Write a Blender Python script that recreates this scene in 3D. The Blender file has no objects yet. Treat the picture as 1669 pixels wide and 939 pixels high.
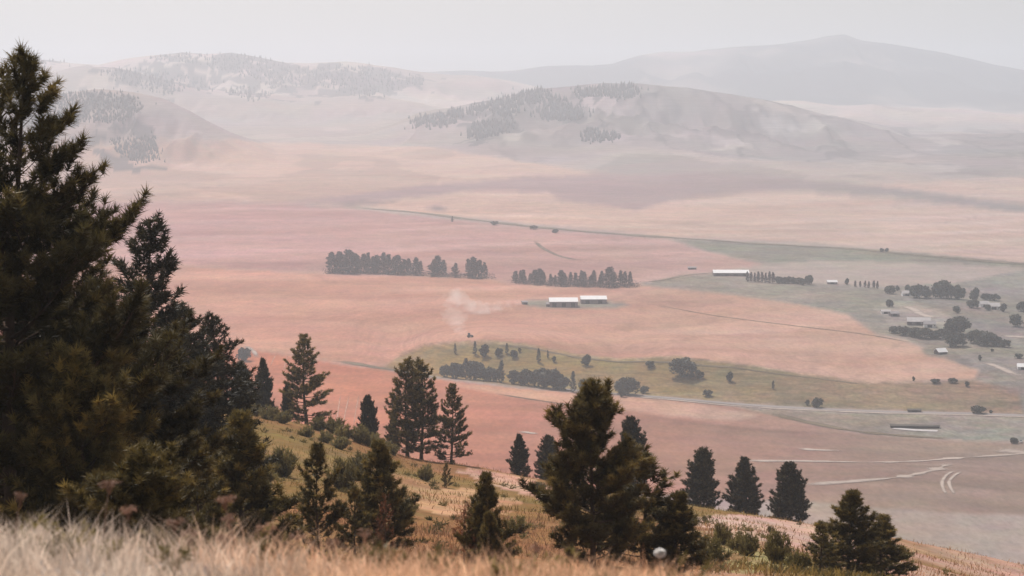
import bpy, math, random
import numpy as np
from mathutils import Vector

# ------------------------------------------------------------------ camera, sky, sun, exposure
SC = bpy.context.scene
COL = SC.collection
W, H = 1669.0, 939.0
FPX = 3347.0                      # focal length in photograph pixels
HOR = 150.0                       # row of eye level in the photograph
PITCH = math.atan((H / 2 - HOR) / FPX)
cam_d = bpy.data.cameras.new('camera')
cam_d.sensor_width = 36.0
cam_d.lens = FPX / W * 36.0
cam_d.clip_start = 0.1
cam_d.clip_end = 40000
cam_d.dof.use_dof = True
cam_d.dof.focus_distance = 420.0
cam_d.dof.aperture_fstop = 2.8
cam = bpy.data.objects.new('camera', cam_d)
cam.rotation_euler = (math.pi / 2 - PITCH, 0, 0)
COL.objects.link(cam)
SC.camera = cam

SUN_EL, SUN_AZ = math.radians(56), math.radians(-28)     # azimuth from straight ahead, negative = left
world = bpy.data.worlds.new('World')
SC.world = world
world.use_nodes = True
nt = world.node_tree
bg = nt.nodes['Background']
sky = nt.nodes.new('ShaderNodeTexSky')
sky.sky_type = 'NISHITA'
sky.sun_disc = False
sky.sun_elevation = SUN_EL
sky.sun_rotation = SUN_AZ
sky.air_density = 1.0
sky.dust_density = 2.0
sky.ozone_density = 1.0
hs = nt.nodes.new('ShaderNodeHueSaturation')
hs.inputs['Saturation'].default_value = 0.28
tint = nt.nodes.new('ShaderNodeMix')
tint.data_type = 'RGBA'
tint.blend_type = 'MULTIPLY'
tint.inputs['Factor'].default_value = 1.0
tint.inputs['B'].default_value = (1.03, 1.01, 0.985, 1)
nt.links.new(sky.outputs[0], hs.inputs['Color'])
nt.links.new(hs.outputs[0], tint.inputs['A'])
nt.links.new(tint.outputs['Result'], bg.inputs['Color'])
bg.inputs['Strength'].default_value = 0.132

sun_d = bpy.data.lights.new('sun', 'SUN')
sun_d.energy = 5.0
sun_d.angle = math.radians(0.6)
sun_d.color = (1.0, 0.95, 0.90)
sun = bpy.data.objects.new('sun', sun_d)
sdir = Vector((math.sin(SUN_AZ) * math.cos(SUN_EL), math.cos(SUN_AZ) * math.cos(SUN_EL), math.sin(SUN_EL)))
sun.rotation_euler = sdir.to_track_quat('Z', 'Y').to_euler()
COL.objects.link(sun)

SC.view_settings.view_transform = 'Standard'
SC.view_settings.look = 'None'
SC.view_settings.gamma = 1.0
SC.view_settings.exposure = -0.27
SC.render.engine = 'CYCLES'
SC.cycles.use_denoising = True
SC.cycles.max_bounces = 5
SC.cycles.diffuse_bounces = 2
SC.cycles.transmission_bounces = 3
SC.cycles.volume_bounces = 2
SC.cycles.transparent_max_bounces = 12

HAZE_DENSITY = 1.5e-4
HAZE_COLOR = (0.87, 0.925, 1.0)
HAZE_G = 0.35

# ------------------------------------------------------------------ pixel <-> world
SP, CP = math.sin(PITCH), math.cos(PITCH)
def uw(px, py):
    dx = (np.asarray(px, float) - W / 2) / FPX
    dy = (H / 2 - np.asarray(py, float)) / FPX
    k = dy * SP + CP
    return dx / k, (dy * CP - SP) / k
def wrow(py):
    return uw(0, py)[1]
def px_of_u(u):
    return W / 2 + FPX * u                                # good to half a percent
def proj(X, Y, Z):
    fz = Y * CP - Z * SP
    up = Y * SP + Z * CP
    return W / 2 + FPX * X / fz, H / 2 - FPX * up / fz

# ------------------------------------------------------------------ noise
def _h(ix, iy, s):
    n = (ix.astype(np.int64) * 374761393 + iy.astype(np.int64) * 668265263 + s * 974634777) & 0xffffffff
    n = ((n ^ (n >> 13)) * 1274126177) & 0xffffffff
    return ((n ^ (n >> 16)) & 0xffff) / 65535.0
def vn(x, y, s=0):
    x = np.asarray(x, float); y = np.asarray(y, float)
    ix = np.floor(x); iy = np.floor(y)
    fx = x - ix; fy = y - iy
    fx = fx * fx * fx * (fx * (fx * 6 - 15) + 10); fy = fy * fy * fy * (fy * (fy * 6 - 15) + 10)
    a = _h(ix, iy, s); b = _h(ix + 1, iy, s); c = _h(ix, iy + 1, s); d = _h(ix + 1, iy + 1, s)
    return (a + (b - a) * fx) * (1 - fy) + (c + (d - c) * fx) * fy - 0.5
def fbm(x, y, s=0, o=4):
    r = 0; a = 1.0
    for k in range(o):
        r = r + a * vn(x * 2 ** k, y * 2 ** k, s + k); a *= 0.5
    return r
def sst(a, b, x):
    t = np.clip((x - a) / (b - a), 0, 1)
    return t * t * (3 - 2 * t)

# ------------------------------------------------------------------ terrain heights (eye level = 0)
PXG = np.linspace(-500, 2200, 136)
LY = np.linspace(math.log(1.2), math.log(900), 260)
def _tab(knots):
    xs, ys = zip(*knots)
    return np.interp(PXG, xs, ys)
ROW_LIP = _tab([(-500, 885), (0, 905), (300, 922), (600, 940), (900, 952), (1100, 962), (1300, 1000), (1669, 1050), (2200, 1100)])
ROW_90 = _tab([(-500, 850), (0, 868), (300, 885), (700, 915), (1000, 925), (1250, 942), (1400, 962), (1669, 1015), (2200, 1060)])
ROW_150 = _tab([(-500, 770), (0, 790), (300, 805), (500, 820), (700, 850), (1000, 872), (1250, 895), (1400, 925), (1669, 990), (2200, 1040)])
ROW_230 = _tab([(-500, 690), (0, 710), (300, 715), (450, 735), (600, 765), (700, 793), (870, 812), (1000, 832), (1130, 850), (1300, 874), (1450, 898), (1669, 945), (2200, 1010)])
ROW_C = _tab([(-500, 600), (0, 620), (300, 640), (420, 664), (500, 684), (580, 708), (660, 744), (780, 757), (870, 780), (1000, 800), (1130, 824), (1330, 852), (1450, 876), (1560, 898), (1669, 922), (2200, 990)])
_T = np.zeros((len(PXG), len(LY)))
for _i in range(len(PXG)):
    wl = wrow(ROW_LIP[_i])
    a = -wl - 0.2125
    Yv = np.exp(LY)
    near = -1.7 / Yv - a - (1.7 / 256) * Yv
    w40 = near[np.searchsorted(Yv, 36)]
    kx = np.log([36, 58, 90, 150, 230, 330, 400, 520, 720, 950])
    ky = [w40, (w40 + wrow(ROW_90[_i])) / 2 - .012, wrow(ROW_90[_i]), wrow(ROW_150[_i]), wrow(ROW_230[_i]), wrow(ROW_C[_i]), wrow(ROW_C[_i] + 20), -.262, -.33, -.30]
    far = np.interp(LY, kx, ky)
    _T[_i] = np.where(Yv < 36, near, far)
def _sm(T, ax, n):
    k = np.ones(n) / n
    pad = [(0, 0), (0, 0)]; pad[ax] = (n // 2, n // 2)
    P = np.pad(T, pad, mode='edge')
    return np.apply_along_axis(lambda v: np.convolve(v, k, 'valid'), ax, P)
_T[:, 100:] = _sm(_sm(_T, 1, 9), 1, 9)[:, 100:]
_T = _sm(_T, 0, 3)
def bil(T, gx, gy):
    gx = np.clip(gx, 0, T.shape[0] - 1.001); gy = np.clip(gy, 0, T.shape[1] - 1.001)
    i = gx.astype(int); j = gy.astype(int); fx = gx - i; fy = gy - j
    return (T[i, j] * (1 - fx) + T[i + 1, j] * fx) * (1 - fy) + (T[i, j + 1] * (1 - fx) + T[i + 1, j + 1] * fx) * fy
def z_hill(X, Y):
    X = np.asarray(X, float); Y = np.maximum(np.asarray(Y, float), 1.25)
    p = px_of_u(X / Y)
    w = bil(_T, (p + 500) / 20.0, (np.log(Y) - LY[0]) / (LY[1] - LY[0]))
    amp = sst(12, 90, Y)
    return w * Y + amp * (1.6 * fbm(X / 42, Y / 42, 11, 4)) + 0.12 * fbm(X / 2.3, Y / 2.3, 17, 3)

def ti(u, knots):
    xs, ys = zip(*knots)
    return np.interp(px_of_u(u), xs, ys)
BASE = [(300, -224), (900, -221), (1500, -219.5), (1650, -213), (1800, -207), (2000, -203), (2300, -199), (3000, -186), (3700, -168),
        (4700, -143), (5600, -120), (7000, -103), (9000, -95), (15000, -95)]
BX, BZ = zip(*BASE)
_bg = np.linspace(300, 15000, 1471)
_bz = np.convolve(np.pad(np.interp(_bg, BX, BZ), 15, mode='edge'), np.ones(31) / 31, 'valid')
ROADK = [(200, 575), (560, 596), (700, 615), (760, 622), (850, 632), (1000, 643), (1100, 650), (1200, 660), (1330, 668), (1500, 673), (1669, 678), (2200, 690)]
TOPK = [(560, 590), (640, 578), (690, 562), (790, 556), (860, 563), (940, 578), (1010, 585), (1100, 581), (1200, 592), (1310, 609), (1420, 623), (1500, 620), (1600, 616), (2200, 640)]
def ridge(X, Y, Yr, knots, base, front, back, rough=0.0, seed=0, wl=600.0, power=1.0):
    u = X / Y
    row = ti(u, knots)
    zr = wrow(row) * Yr
    hgt = np.maximum(zr - base, 0)
    d = Y - Yr
    s = np.where(d < 0, np.clip(1 + d / front, 0, 1), np.clip(1 - d / back, 0, 1))
    s = s * s * (3 - 2 * s)
    if power != 1.0: s = s ** power
    n = 1.0
    if rough:
        r = 1 - 2 * np.abs(fbm(X / wl, Y / (wl * 3.2), seed, 4))
        n = np.clip(1 - rough * (1 - r) * 4 * s * (1 - s) * .5, .2, 1)
    return hgt * s * n
KNOLL = [(560, 232), (640, 212), (680, 196), (740, 186), (820, 166), (870, 154), (930, 152), (985, 146), (1040, 143), (1120, 148), (1200, 158), (1290, 172), (1380, 188), (1440, 205), (1500, 228), (1600, 255), (1700, 262)]
LHILL = [(-400, 170), (-100, 165), (60, 160), (110, 151), (160, 148), (220, 156), (270, 168), (310, 186), (350, 208), (400, 232), (450, 252), (480, 268), (560, 300)]
FARL = [(-400, 90), (-100, 88), (0, 94), (50, 92), (110, 99), (165, 104), (200, 97), (300, 88), (340, 91), (380, 87), (430, 95), (470, 104), (560, 103), (640, 111), (720, 120), (800, 130), (900, 150), (1100, 175), (1300, 185), (2300, 190)]
MNT = [(-600, 140), (500, 135), (640, 122), (720, 119), (800, 117), (900, 108), (1000, 101), (1040, 90), (1080, 84), (1160, 78), (1230, 74), (1300, 66), (1345, 60), (1372, 58), (1400, 67), (1450, 74), (1510, 84), (1560, 93), (1620, 108), (1669, 117), (1800, 120), (2300, 110)]
SPURL = [(-400, 150), (0, 132), (100, 122), (150, 119), (210, 130), (300, 152), (380, 166), (430, 170), (480, 176), (560, 172), (620, 168), (690, 178), (760, 196), (900, 215), (2200, 215)]
SPURR = [(900, 215), (1000, 205), (1120, 186), (1230, 172), (1310, 165), (1360, 170), (1420, 168), (1480, 178), (1560, 183), (1640, 190), (1800, 200), (2200, 210)]
def z_valley(X, Y):
    X = np.asarray(X, float); Y = np.asarray(Y, float)
    u = X / Y
    b = np.interp(Y, _bg, _bz)
    # the bluff above the road
    Yb = -219.5 / wrow(ti(u, ROADK)) + 12
    Yt = Yb + 95
    zt = wrow(ti(u, TOPK)) * Yt
    amt = sst(560, 700, px_of_u(u)) * (1 - 0.5 * sst(1500, 2000, px_of_u(u)))
    rise = sst(0, 1, (Y - Yb) / 95.0)
    ret = sst(0, 1, (Y - Yt) / 330.0)
    zb = np.where(Y < Yt, -219.5 + (zt + 219.5) * rise, zt + (b - zt) * ret)
    z = b + (zb - b) * amt * sst(Yb - 60, Yb - 5, Y)
    gul = 2.0 * np.abs(fbm(X / 55, Y / 90, 31, 3)) * 4 * rise * (1 - rise) * amt
    z = z - gul * 1.6
    # rolling ground
    und = sst(1700, 3000, Y)
    z = z + 6.5 * fbm(X / 330, Y / 280, 5, 3) + und * 13 * vn(X / 430 + 3.1, Y / 480, 7) + sst(2800, 4200, Y) * 34 * fbm(X / 640, Y / 800, 9, 4)
    z = z + ridge(X, Y, 4700, LHILL, -143, 800, 1000, 0.9, 41, 110)
    z = z + ridge(X, Y, 5650, KNOLL, -121, 1150, 1400, 1.5, 51, 150)
    z = z + ridge(X, Y, 6700, SPURL, -106, 700, 900, 1.0, 43, 150) + ridge(X, Y, 7300, SPURR, -102, 800, 900, 1.0, 47, 170)
    z = z + ridge(X, Y, 8200, FARL, -97, 1700, 1500, 1.0, 61, 320)
    z = z + ridge(X, Y, 11200, MNT, -95, 2700, 2500, 0.9, 71, 480)
    return z

YS_H = np.exp(np.linspace(math.log(6), math.log(560), 700))
YS_V = np.exp(np.linspace(math.log(800), math.log(13000), 1100))
UG = np.linspace(-.34, .34, 341)
_uu, _yy = np.meshgrid(UG, YS_H, indexing='ij'); TAB_H = z_hill(_uu * _yy, _yy)
_uu, _yy = np.meshgrid(UG, YS_V, indexing='ij'); TAB_V = z_valley(_uu * _yy, _yy)
def hit(px, py, hill=None):
    """first ground point on the line of sight through a photograph pixel"""
    u, w = uw(px, py); u = float(u); w = float(w)
    g = min(max((u + .34) / .002, 0), 339.999); gi = int(g); gf = g - gi
    for fn, ys, tab, which in ((z_hill, YS_H, TAB_H, True), (z_valley, YS_V, TAB_V, False)):
        if hill is not None and hill != which: continue
        z = tab[gi] * (1 - gf) + tab[gi + 1] * gf
        d = z - w * ys
        i = int(np.argmax(d >= 0))
        if d[i] >= 0:
            y = ys[i]
            if i > 0: y = ys[i - 1] + (ys[i] - ys[i - 1]) * (-d[i - 1] / (d[i] - d[i - 1] + 1e-12))
            return Vector((u * y, y, float(fn(u * y, y))))
    y = ys[-1]
    return Vector((u * y, y, float(fn(u * y, y))))
def ground(X, Y):
    return float(np.maximum(z_hill(X, Y), z_valley(X, Y) if Y > 500 else -1e9)) if Y < 800 else float(z_valley(X, Y))

# ------------------------------------------------------------------ mesh helpers
def mesh_np(name, V, F, col=None, smooth=False, normals=None, mats=None):
    V = np.ascontiguousarray(V, np.float32); F = np.ascontiguousarray(F, np.int32)
    k = F.shape[1]
    me = bpy.data.meshes.new(name)
    me.vertices.add(len(V)); me.vertices.foreach_set('co', V.ravel())
    me.loops.add(F.size); me.loops.foreach_set('vertex_index', F.ravel())
    me.polygons.add(len(F))
    me.polygons.foreach_set('loop_start', np.arange(0, F.size, k, dtype=np.int32))
    me.polygons.foreach_set('loop_total', np.full(len(F), k, np.int32))
    if smooth: me.polygons.foreach_set('use_smooth', np.ones(len(F), bool))
    me.update(calc_edges=True)
    if col is not None:
        c = np.ones((len(V), 4), np.float32); c[:, :3] = col
        at = me.color_attributes.new('Col', 'FLOAT_COLOR', 'POINT')
        at.data.foreach_set('color', c.ravel())
    if normals is not None:
        me.normals_split_custom_set_from_vertices(np.asarray(normals, np.float32).tolist())
    return me
def obj(name, me, mat=None, parent=None, loc=None):
    o = bpy.data.objects.new(name, me)
    if mat is not None and me is not None and not me.materials: me.materials.append(mat)
    COL.objects.link(o)
    if parent is not None: o.parent = parent
    if loc is not None: o.location = loc
    return o
def tag(o, label=None, cat=None, group=None, kind=None):
    if label: o['label'] = label
    if cat: o['category'] = cat
    if group: o['group'] = group
    if kind: o['kind'] = kind
    return o
def empty(name, loc, rz=0.0, sc=(1, 1, 1)):
    o = bpy.data.objects.new(name, None)
    o.empty_display_size = 0.5
    o.location = loc; o.rotation_euler = (0, 0, rz); o.scale = sc
    COL.objects.link(o)
    return o
class MB:
    """collects triangles and quads of one part"""
    def __init__(s): s.v = []; s.f = []; s.n = 0
    def add(s, V, F):
        s.v += [tuple(p) for p in V]; s.f += [tuple(i + s.n for i in f) for f in F]; s.n = len(s.v)
    def box(s, a, b):
        x0, y0, z0 = a; x1, y1, z1 = b
        s.add([(x0, y0, z0), (x1, y0, z0), (x1, y1, z0), (x0, y1, z0), (x0, y0, z1), (x1, y0, z1), (x1, y1, z1), (x0, y1, z1)],
              [(0, 3, 2, 1), (4, 5, 6, 7), (0, 1, 5, 4), (1, 2, 6, 5), (2, 3, 7, 6), (3, 0, 4, 7)])
    def prism(s, pts, x0, x1):
        n = len(pts)
        V = [(x0, y, z) for y, z in pts] + [(x1, y, z) for y, z in pts]
        F = [tuple(range(n - 1, -1, -1)), tuple(range(n, 2 * n))] + [(i, (i + 1) % n, n + (i + 1) % n, n + i) for i in range(n)]
        s.add(V, [tuple(f) for f in F])
    def cyl(s, c, r, h, ax='x', n=14):
        V = []
        for e in (-h / 2, h / 2):
            for i in range(n):
                a = 2 * math.pi * i / n
                p, q = r * math.cos(a), r * math.sin(a)
                V.append((c[0] + e, c[1] + p, c[2] + q) if ax == 'x' else ((c[0] + p, c[1] + e, c[2] + q) if ax == 'y' else (c[0] + p, c[1] + q, c[2] + e)))
        s.add(V, [tuple(range(n)), tuple(range(2 * n - 1, n - 1, -1))] + [(i, i + n, (i + 1) % n + n, (i + 1) % n) for i in range(n)])
    def build(s, name, mat, parent=None):
        me = bpy.data.meshes.new(name); me.from_pydata(s.v, [], s.f); me.update()
        return obj(name, me, mat, parent)
def tube(pts, rad, sides=5):
    pts = np.asarray(pts, float); n = len(pts)
    t = np.gradient(pts, axis=0); t /= np.linalg.norm(t, axis=1, keepdims=True) + 1e-9
    ref = np.where(np.abs(t[:, 2:3]) > 0.9, np.array([[1.0, 0, 0]]), np.array([[0, 0, 1.0]]))
    s = np.cross(t, ref); s /= np.linalg.norm(s, axis=1, keepdims=True) + 1e-9
    q = np.cross(s, t)
    a = np.arange(sides) * 2 * math.pi / sides
    V = pts[:, None, :] + np.asarray(rad)[:, None, None] * (np.cos(a)[None, :, None] * s[:, None, :] + np.sin(a)[None, :, None] * q[:, None, :])
    V = V.reshape(-1, 3)
    F = []
    for i in range(n - 1):
        for j in range(sides):
            p, r = i * sides + j, i * sides + (j + 1) % sides
            F += [(p, r, r + sides), (p, r + sides, p + sides)]
    return V, np.array(F, int)
def cat_tubes(L):
    Vs, Fs, n = [], [], 0
    for V, F in L:
        Vs.append(V); Fs.append(F + n); n += len(V)
    return np.concatenate(Vs), np.concatenate(Fs)

# ------------------------------------------------------------------ materials
def new_mat(name):
    m = bpy.data.materials.new(name); m.use_nodes = True
    n = m.node_tree.nodes; l = m.node_tree.links
    b = n['Principled BSDF']
    b.inputs['Roughness'].default_value = 0.9
    b.inputs['Specular IOR Level'].default_value = 0.15
    return m, n, l, b
def plain(name, c, rough=0.8, var=0.15, scale=1.0, metal=0.0):
    m, n, l, b = new_mat(name)
    b.inputs['Roughness'].default_value = rough; b.inputs['Metallic'].default_value = metal
    tc = n.new('ShaderNodeTexCoord'); no = n.new('ShaderNodeTexNoise'); no.inputs['Scale'].default_value = scale; no.inputs['Detail'].default_value = 5
    mr = n.new('ShaderNodeMapRange'); mr.inputs['From Min'].default_value = .3; mr.inputs['From Max'].default_value = .7
    mr.inputs['To Min'].default_value = 1 - var; mr.inputs['To Max'].default_value = 1 + var
    mx = n.new('ShaderNodeVectorMath'); mx.operation = 'SCALE'; mx.inputs[0].default_value = c[:3]
    l.new(tc.outputs['Object'], no.inputs['Vector']); l.new(no.outputs['Fac'], mr.inputs['Value']); l.new(mr.outputs[0], mx.inputs['Scale'])
    l.new(mx.outputs[0], b.inputs['Base Color'])
    return m
def ground_mat(name, layers, hue=((.012, .22), (.07, .16))):
    """vertex colour times several world-space noises; layers = (scale xyz, strength, detail)"""
    m, n, l, b = new_mat(name)
    b.inputs['Roughness'].default_value = 1.0; b.inputs['Specular IOR Level'].default_value = 0.02
    at = n.new('ShaderNodeAttribute'); at.attribute_name = 'Col'
    tc = n.new('ShaderNodeTexCoord')
    cur = at.outputs['Color']
    for (sc, rot, st, det) in layers:
        mp = n.new('ShaderNodeMapping'); mp.inputs['Scale'].default_value = sc; mp.inputs['Rotation'].default_value = (0, 0, rot)
        no = n.new('ShaderNodeTexNoise'); no.inputs['Scale'].default_value = 1.0; no.inputs['Detail'].default_value = det; no.inputs['Roughness'].default_value = 0.62
        mr = n.new('ShaderNodeMapRange'); mr.inputs['From Min'].default_value = .28; mr.inputs['From Max'].default_value = .72
        mr.inputs['To Min'].default_value = 1 - st; mr.inputs['To Max'].default_value = 1 + st
        mx = n.new('ShaderNodeVectorMath'); mx.operation = 'SCALE'
        l.new(tc.outputs['Object'], mp.inputs['Vector']); l.new(mp.outputs[0], no.inputs['Vector']); l.new(no.outputs['Fac'], mr.inputs['Value'])
        l.new(cur, mx.inputs[0]); l.new(mr.outputs[0], mx.inputs['Scale'])
        cur = mx.outputs[0]
    for sc, st in hue:
        no = n.new('ShaderNodeTexNoise'); no.inputs['Scale'].default_value = sc; no.inputs['Detail'].default_value = 4
        l.new(tc.outputs['Object'], no.inputs['Vector'])
        ma = n.new('ShaderNodeVectorMath'); ma.operation = 'MULTIPLY_ADD'
        ma.inputs[1].default_value = (st * 2,) * 3; ma.inputs[2].default_value = (1 - st,) * 3
        mm = n.new('ShaderNodeVectorMath'); mm.operation = 'MULTIPLY'
        l.new(no.outputs['Color'], ma.inputs[0]); l.new(cur, mm.inputs[0]); l.new(ma.outputs[0], mm.inputs[1])
        cur = mm.outputs[0]
    l.new(cur, b.inputs['Base Color'])
    return m
def soft(m):
    """thin a strip out towards its edges: sparse dust and weeds rather than a cut ribbon"""
    n = m.node_tree.nodes; l = m.node_tree.links
    at = n.new('ShaderNodeAttribute'); at.attribute_name = 'Col'
    tc = n.new('ShaderNodeTexCoord'); no = n.new('ShaderNodeTexNoise'); no.inputs['Scale'].default_value = .12; no.inputs['Detail'].default_value = 5
    ad = n.new('ShaderNodeMath'); ad.operation = 'MULTIPLY_ADD'; ad.inputs[1].default_value = 1.6; ad.inputs[2].default_value = -.8
    su = n.new('ShaderNodeMath'); su.operation = 'ADD'; su.use_clamp = True
    tr = n.new('ShaderNodeBsdfTransparent'); ms = n.new('ShaderNodeMixShader')
    mu = n.new('ShaderNodeMath'); mu.operation = 'MULTIPLY'; mu.use_clamp = True
    l.new(tc.outputs['Object'], no.inputs['Vector']); l.new(no.outputs['Fac'], ad.inputs[0])
    l.new(ad.outputs[0], su.inputs[0]); l.new(at.outputs['Fac'], su.inputs[1])
    l.new(su.outputs[0], mu.inputs[0]); l.new(at.outputs['Fac'], mu.inputs[1])
    l.new(mu.outputs[0], ms.inputs[0]); l.new(tr.outputs[0], ms.inputs[1]); l.new(n['Principled BSDF'].outputs[0], ms.inputs[2])
    l.new(ms.outputs[0], n['Material Output'].inputs['Surface'])
    return m
def leaf_mat(name, c, trans=0.3, hue=0.25):
    m, n, l, b = new_mat(name)
    b.inputs['Roughness'].default_value = 0.55; b.inputs['Specular IOR Level'].default_value = 0.25
    at = n.new('ShaderNodeAttribute'); at.attribute_name = 'Col'
    oi = n.new('ShaderNodeObjectInfo')
    mr = n.new('ShaderNodeMapRange'); mr.inputs['To Min'].default_value = 1 - hue; mr.inputs['To Max'].default_value = 1 + hue
    l.new(oi.outputs['Random'], mr.inputs['Value'])
    mx = n.new('ShaderNodeVectorMath'); mx.operation = 'MULTIPLY'; mx.inputs[1].default_value = c
    sc = n.new('ShaderNodeVectorMath'); sc.operation = 'SCALE'
    l.new(at.outputs['Color'], mx.inputs[0]); l.new(mx.outputs[0], sc.inputs[0]); l.new(mr.outputs[0], sc.inputs['Scale'])
    l.new(sc.outputs[0], b.inputs['Base Color'])
    if trans > 0:
        tr = n.new('ShaderNodeBsdfTranslucent'); ms = n.new('ShaderNodeMixShader'); ms.inputs[0].default_value = trans
        l.new(sc.outputs[0], tr.inputs['Color'])
        l.new(b.outputs[0], ms.inputs[1]); l.new(tr.outputs[0], ms.inputs[2])
        l.new(ms.outputs[0], n['Material Output'].inputs['Surface'])
    return m

M_field = ground_mat('field_soil_and_stubble', [((.010, .008, 1), .3, .12, 5), ((.06, .02, 1), .15, .12, 5), ((.35, .13, 1), 0, .16, 4)], ((.010, .10), (.05, .10)))
M_pasture = ground_mat('rough_pasture', [((.02, .02, 1), .2, .24, 5), ((.12, .06, 1), 0, .26, 5), ((.4, .16, 1), 0, .22, 3)])
M_far = ground_mat('far_hill_cover', [((.006, .003, 1), .3, .22, 6), ((.03, .012, 1), 0, .26, 5)], ((.004, .2),))
M_hill = ground_mat('dry_hillside_grass', [((.05, .05, 1), .1, .16, 5), ((.6, .5, 1), 0, .20, 6), ((4, 4, 1), 0, .15, 4)], ((.08, .22), (.9, .18)))
M_track = plain('pale_dust', (.38, .305, .26), .95, .12, .02)
M_road = plain('weathered_asphalt', (.25, .215, .205), .9, .1, .02)
M_verge = plain('weedy_verge', (.14, .105, .065), .95, .25, .03)
M_rut = plain('pale_wheel_rut', (.47, .25, .17), .95, .15, .02)
M_bark = plain('pine_bark', (.095, .062, .045), .9, .35, 3.0)
M_barkd = plain('dark_bark', (.06, .045, .036), .9, .3, 2.0)
for _m in (M_track, M_rut, M_verge): soft(_m)
M_verge_roof = plain('tarred_roof', (.10, .085, .07), .9, .2, .3)
M_pine = leaf_mat('pine_needles', (.122, .094, .034), .30)
M_fir = leaf_mat('fir_needles', (.044, .037, .020), .22)
M_forest = leaf_mat('distant_needles', (.026, .028, .026), .1)
M_wind = leaf_mat('windbreak_needles', (.075, .046, .038), .2)
M_leaf = leaf_mat('broad_leaves', (.064, .062, .038), .28)
M_shrub = leaf_mat('shrub_leaves', (.21, .165, .062), .38)
M_deadl = leaf_mat('dead_needles', (.20, .085, .045), .2)
M_grass = leaf_mat('dry_grass_blades', (.78, .59, .45), .5, .0)
M_umbel = leaf_mat('dry_flower_heads', (.33, .19, .13), .2, .15)
M_roofw = plain('white_metal_roof', (.75, .73, .72), .5, .06, .3)
M_wall = plain('grey_metal_siding', (.20, .17, .18), .7, .12, .4)
M_walld = plain('dark_wood_siding', (.11, .09, .085), .8, .2, .4)
M_dark = plain('dark_opening', (.03, .027, .026), .8, .1, 1)
M_white = plain('white_painted_board', (.74, .72, .70), .7, .06, .4)
M_roofd = plain('dusty_pale_roof', (.46, .42, .41), .7, .12, .4)
M_roofg = plain('grey_shingle_roof', (.30, .27, .27), .85, .15, .6)
M_glass = plain('window_glass', (.05, .055, .06), .15, .1, 1)
M_tractor = plain('dusty_green_paint', (.06, .055, .05), .5, .1, 1)
M_tyre = plain('tyre_rubber', (.03, .028, .027), .9, .1, 2)
M_puff = leaf_mat('white_seed_fluff', (.9, .87, .84), .7, 0)

# ------------------------------------------------------------------ the land
def poly_xy(pts, hill):
    """polygon given by what is seen in the photograph -> its outline on the ground"""
    out = []
    n = len(pts)
    for i in range(n):
        a, b = pts[i], pts[(i + 1) % n]
        k = max(1, int(math.hypot(b[0] - a[0], b[1] - a[1]) / 40))
        for j in range(k):
            t = j / k
            p = hit(a[0] + (b[0] - a[0]) * t, a[1] + (b[1] - a[1]) * t, hill)
            out.append((p.x, p.y))
    return np.array(out)
def inside(P, x, y):
    r = np.zeros(len(x), bool)
    m = (x >= P[:, 0].min()) & (x <= P[:, 0].max()) & (y >= P[:, 1].min()) & (y <= P[:, 1].max())
    idx = np.nonzero(m)[0]
    if len(idx) == 0: return r
    xs, ys = x[idx], y[idx]
    c = np.zeros(len(idx), bool)
    j = len(P) - 1
    for i in range(len(P)):
        xi, yi = P[i]; xj, yj = P[j]
        if yi != yj:
            c ^= ((yi > ys) != (yj > ys)) & (xs < (xj - xi) * (ys - yi) / (yj - yi) + xi)
        j = i
    r[idx] = c
    return r

def lin(*c):
    return np.array([((v / 255 + .055) / 1.055) ** 2.4 if v > 10.3 else v / 255 / 12.92 for v in c])

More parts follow.
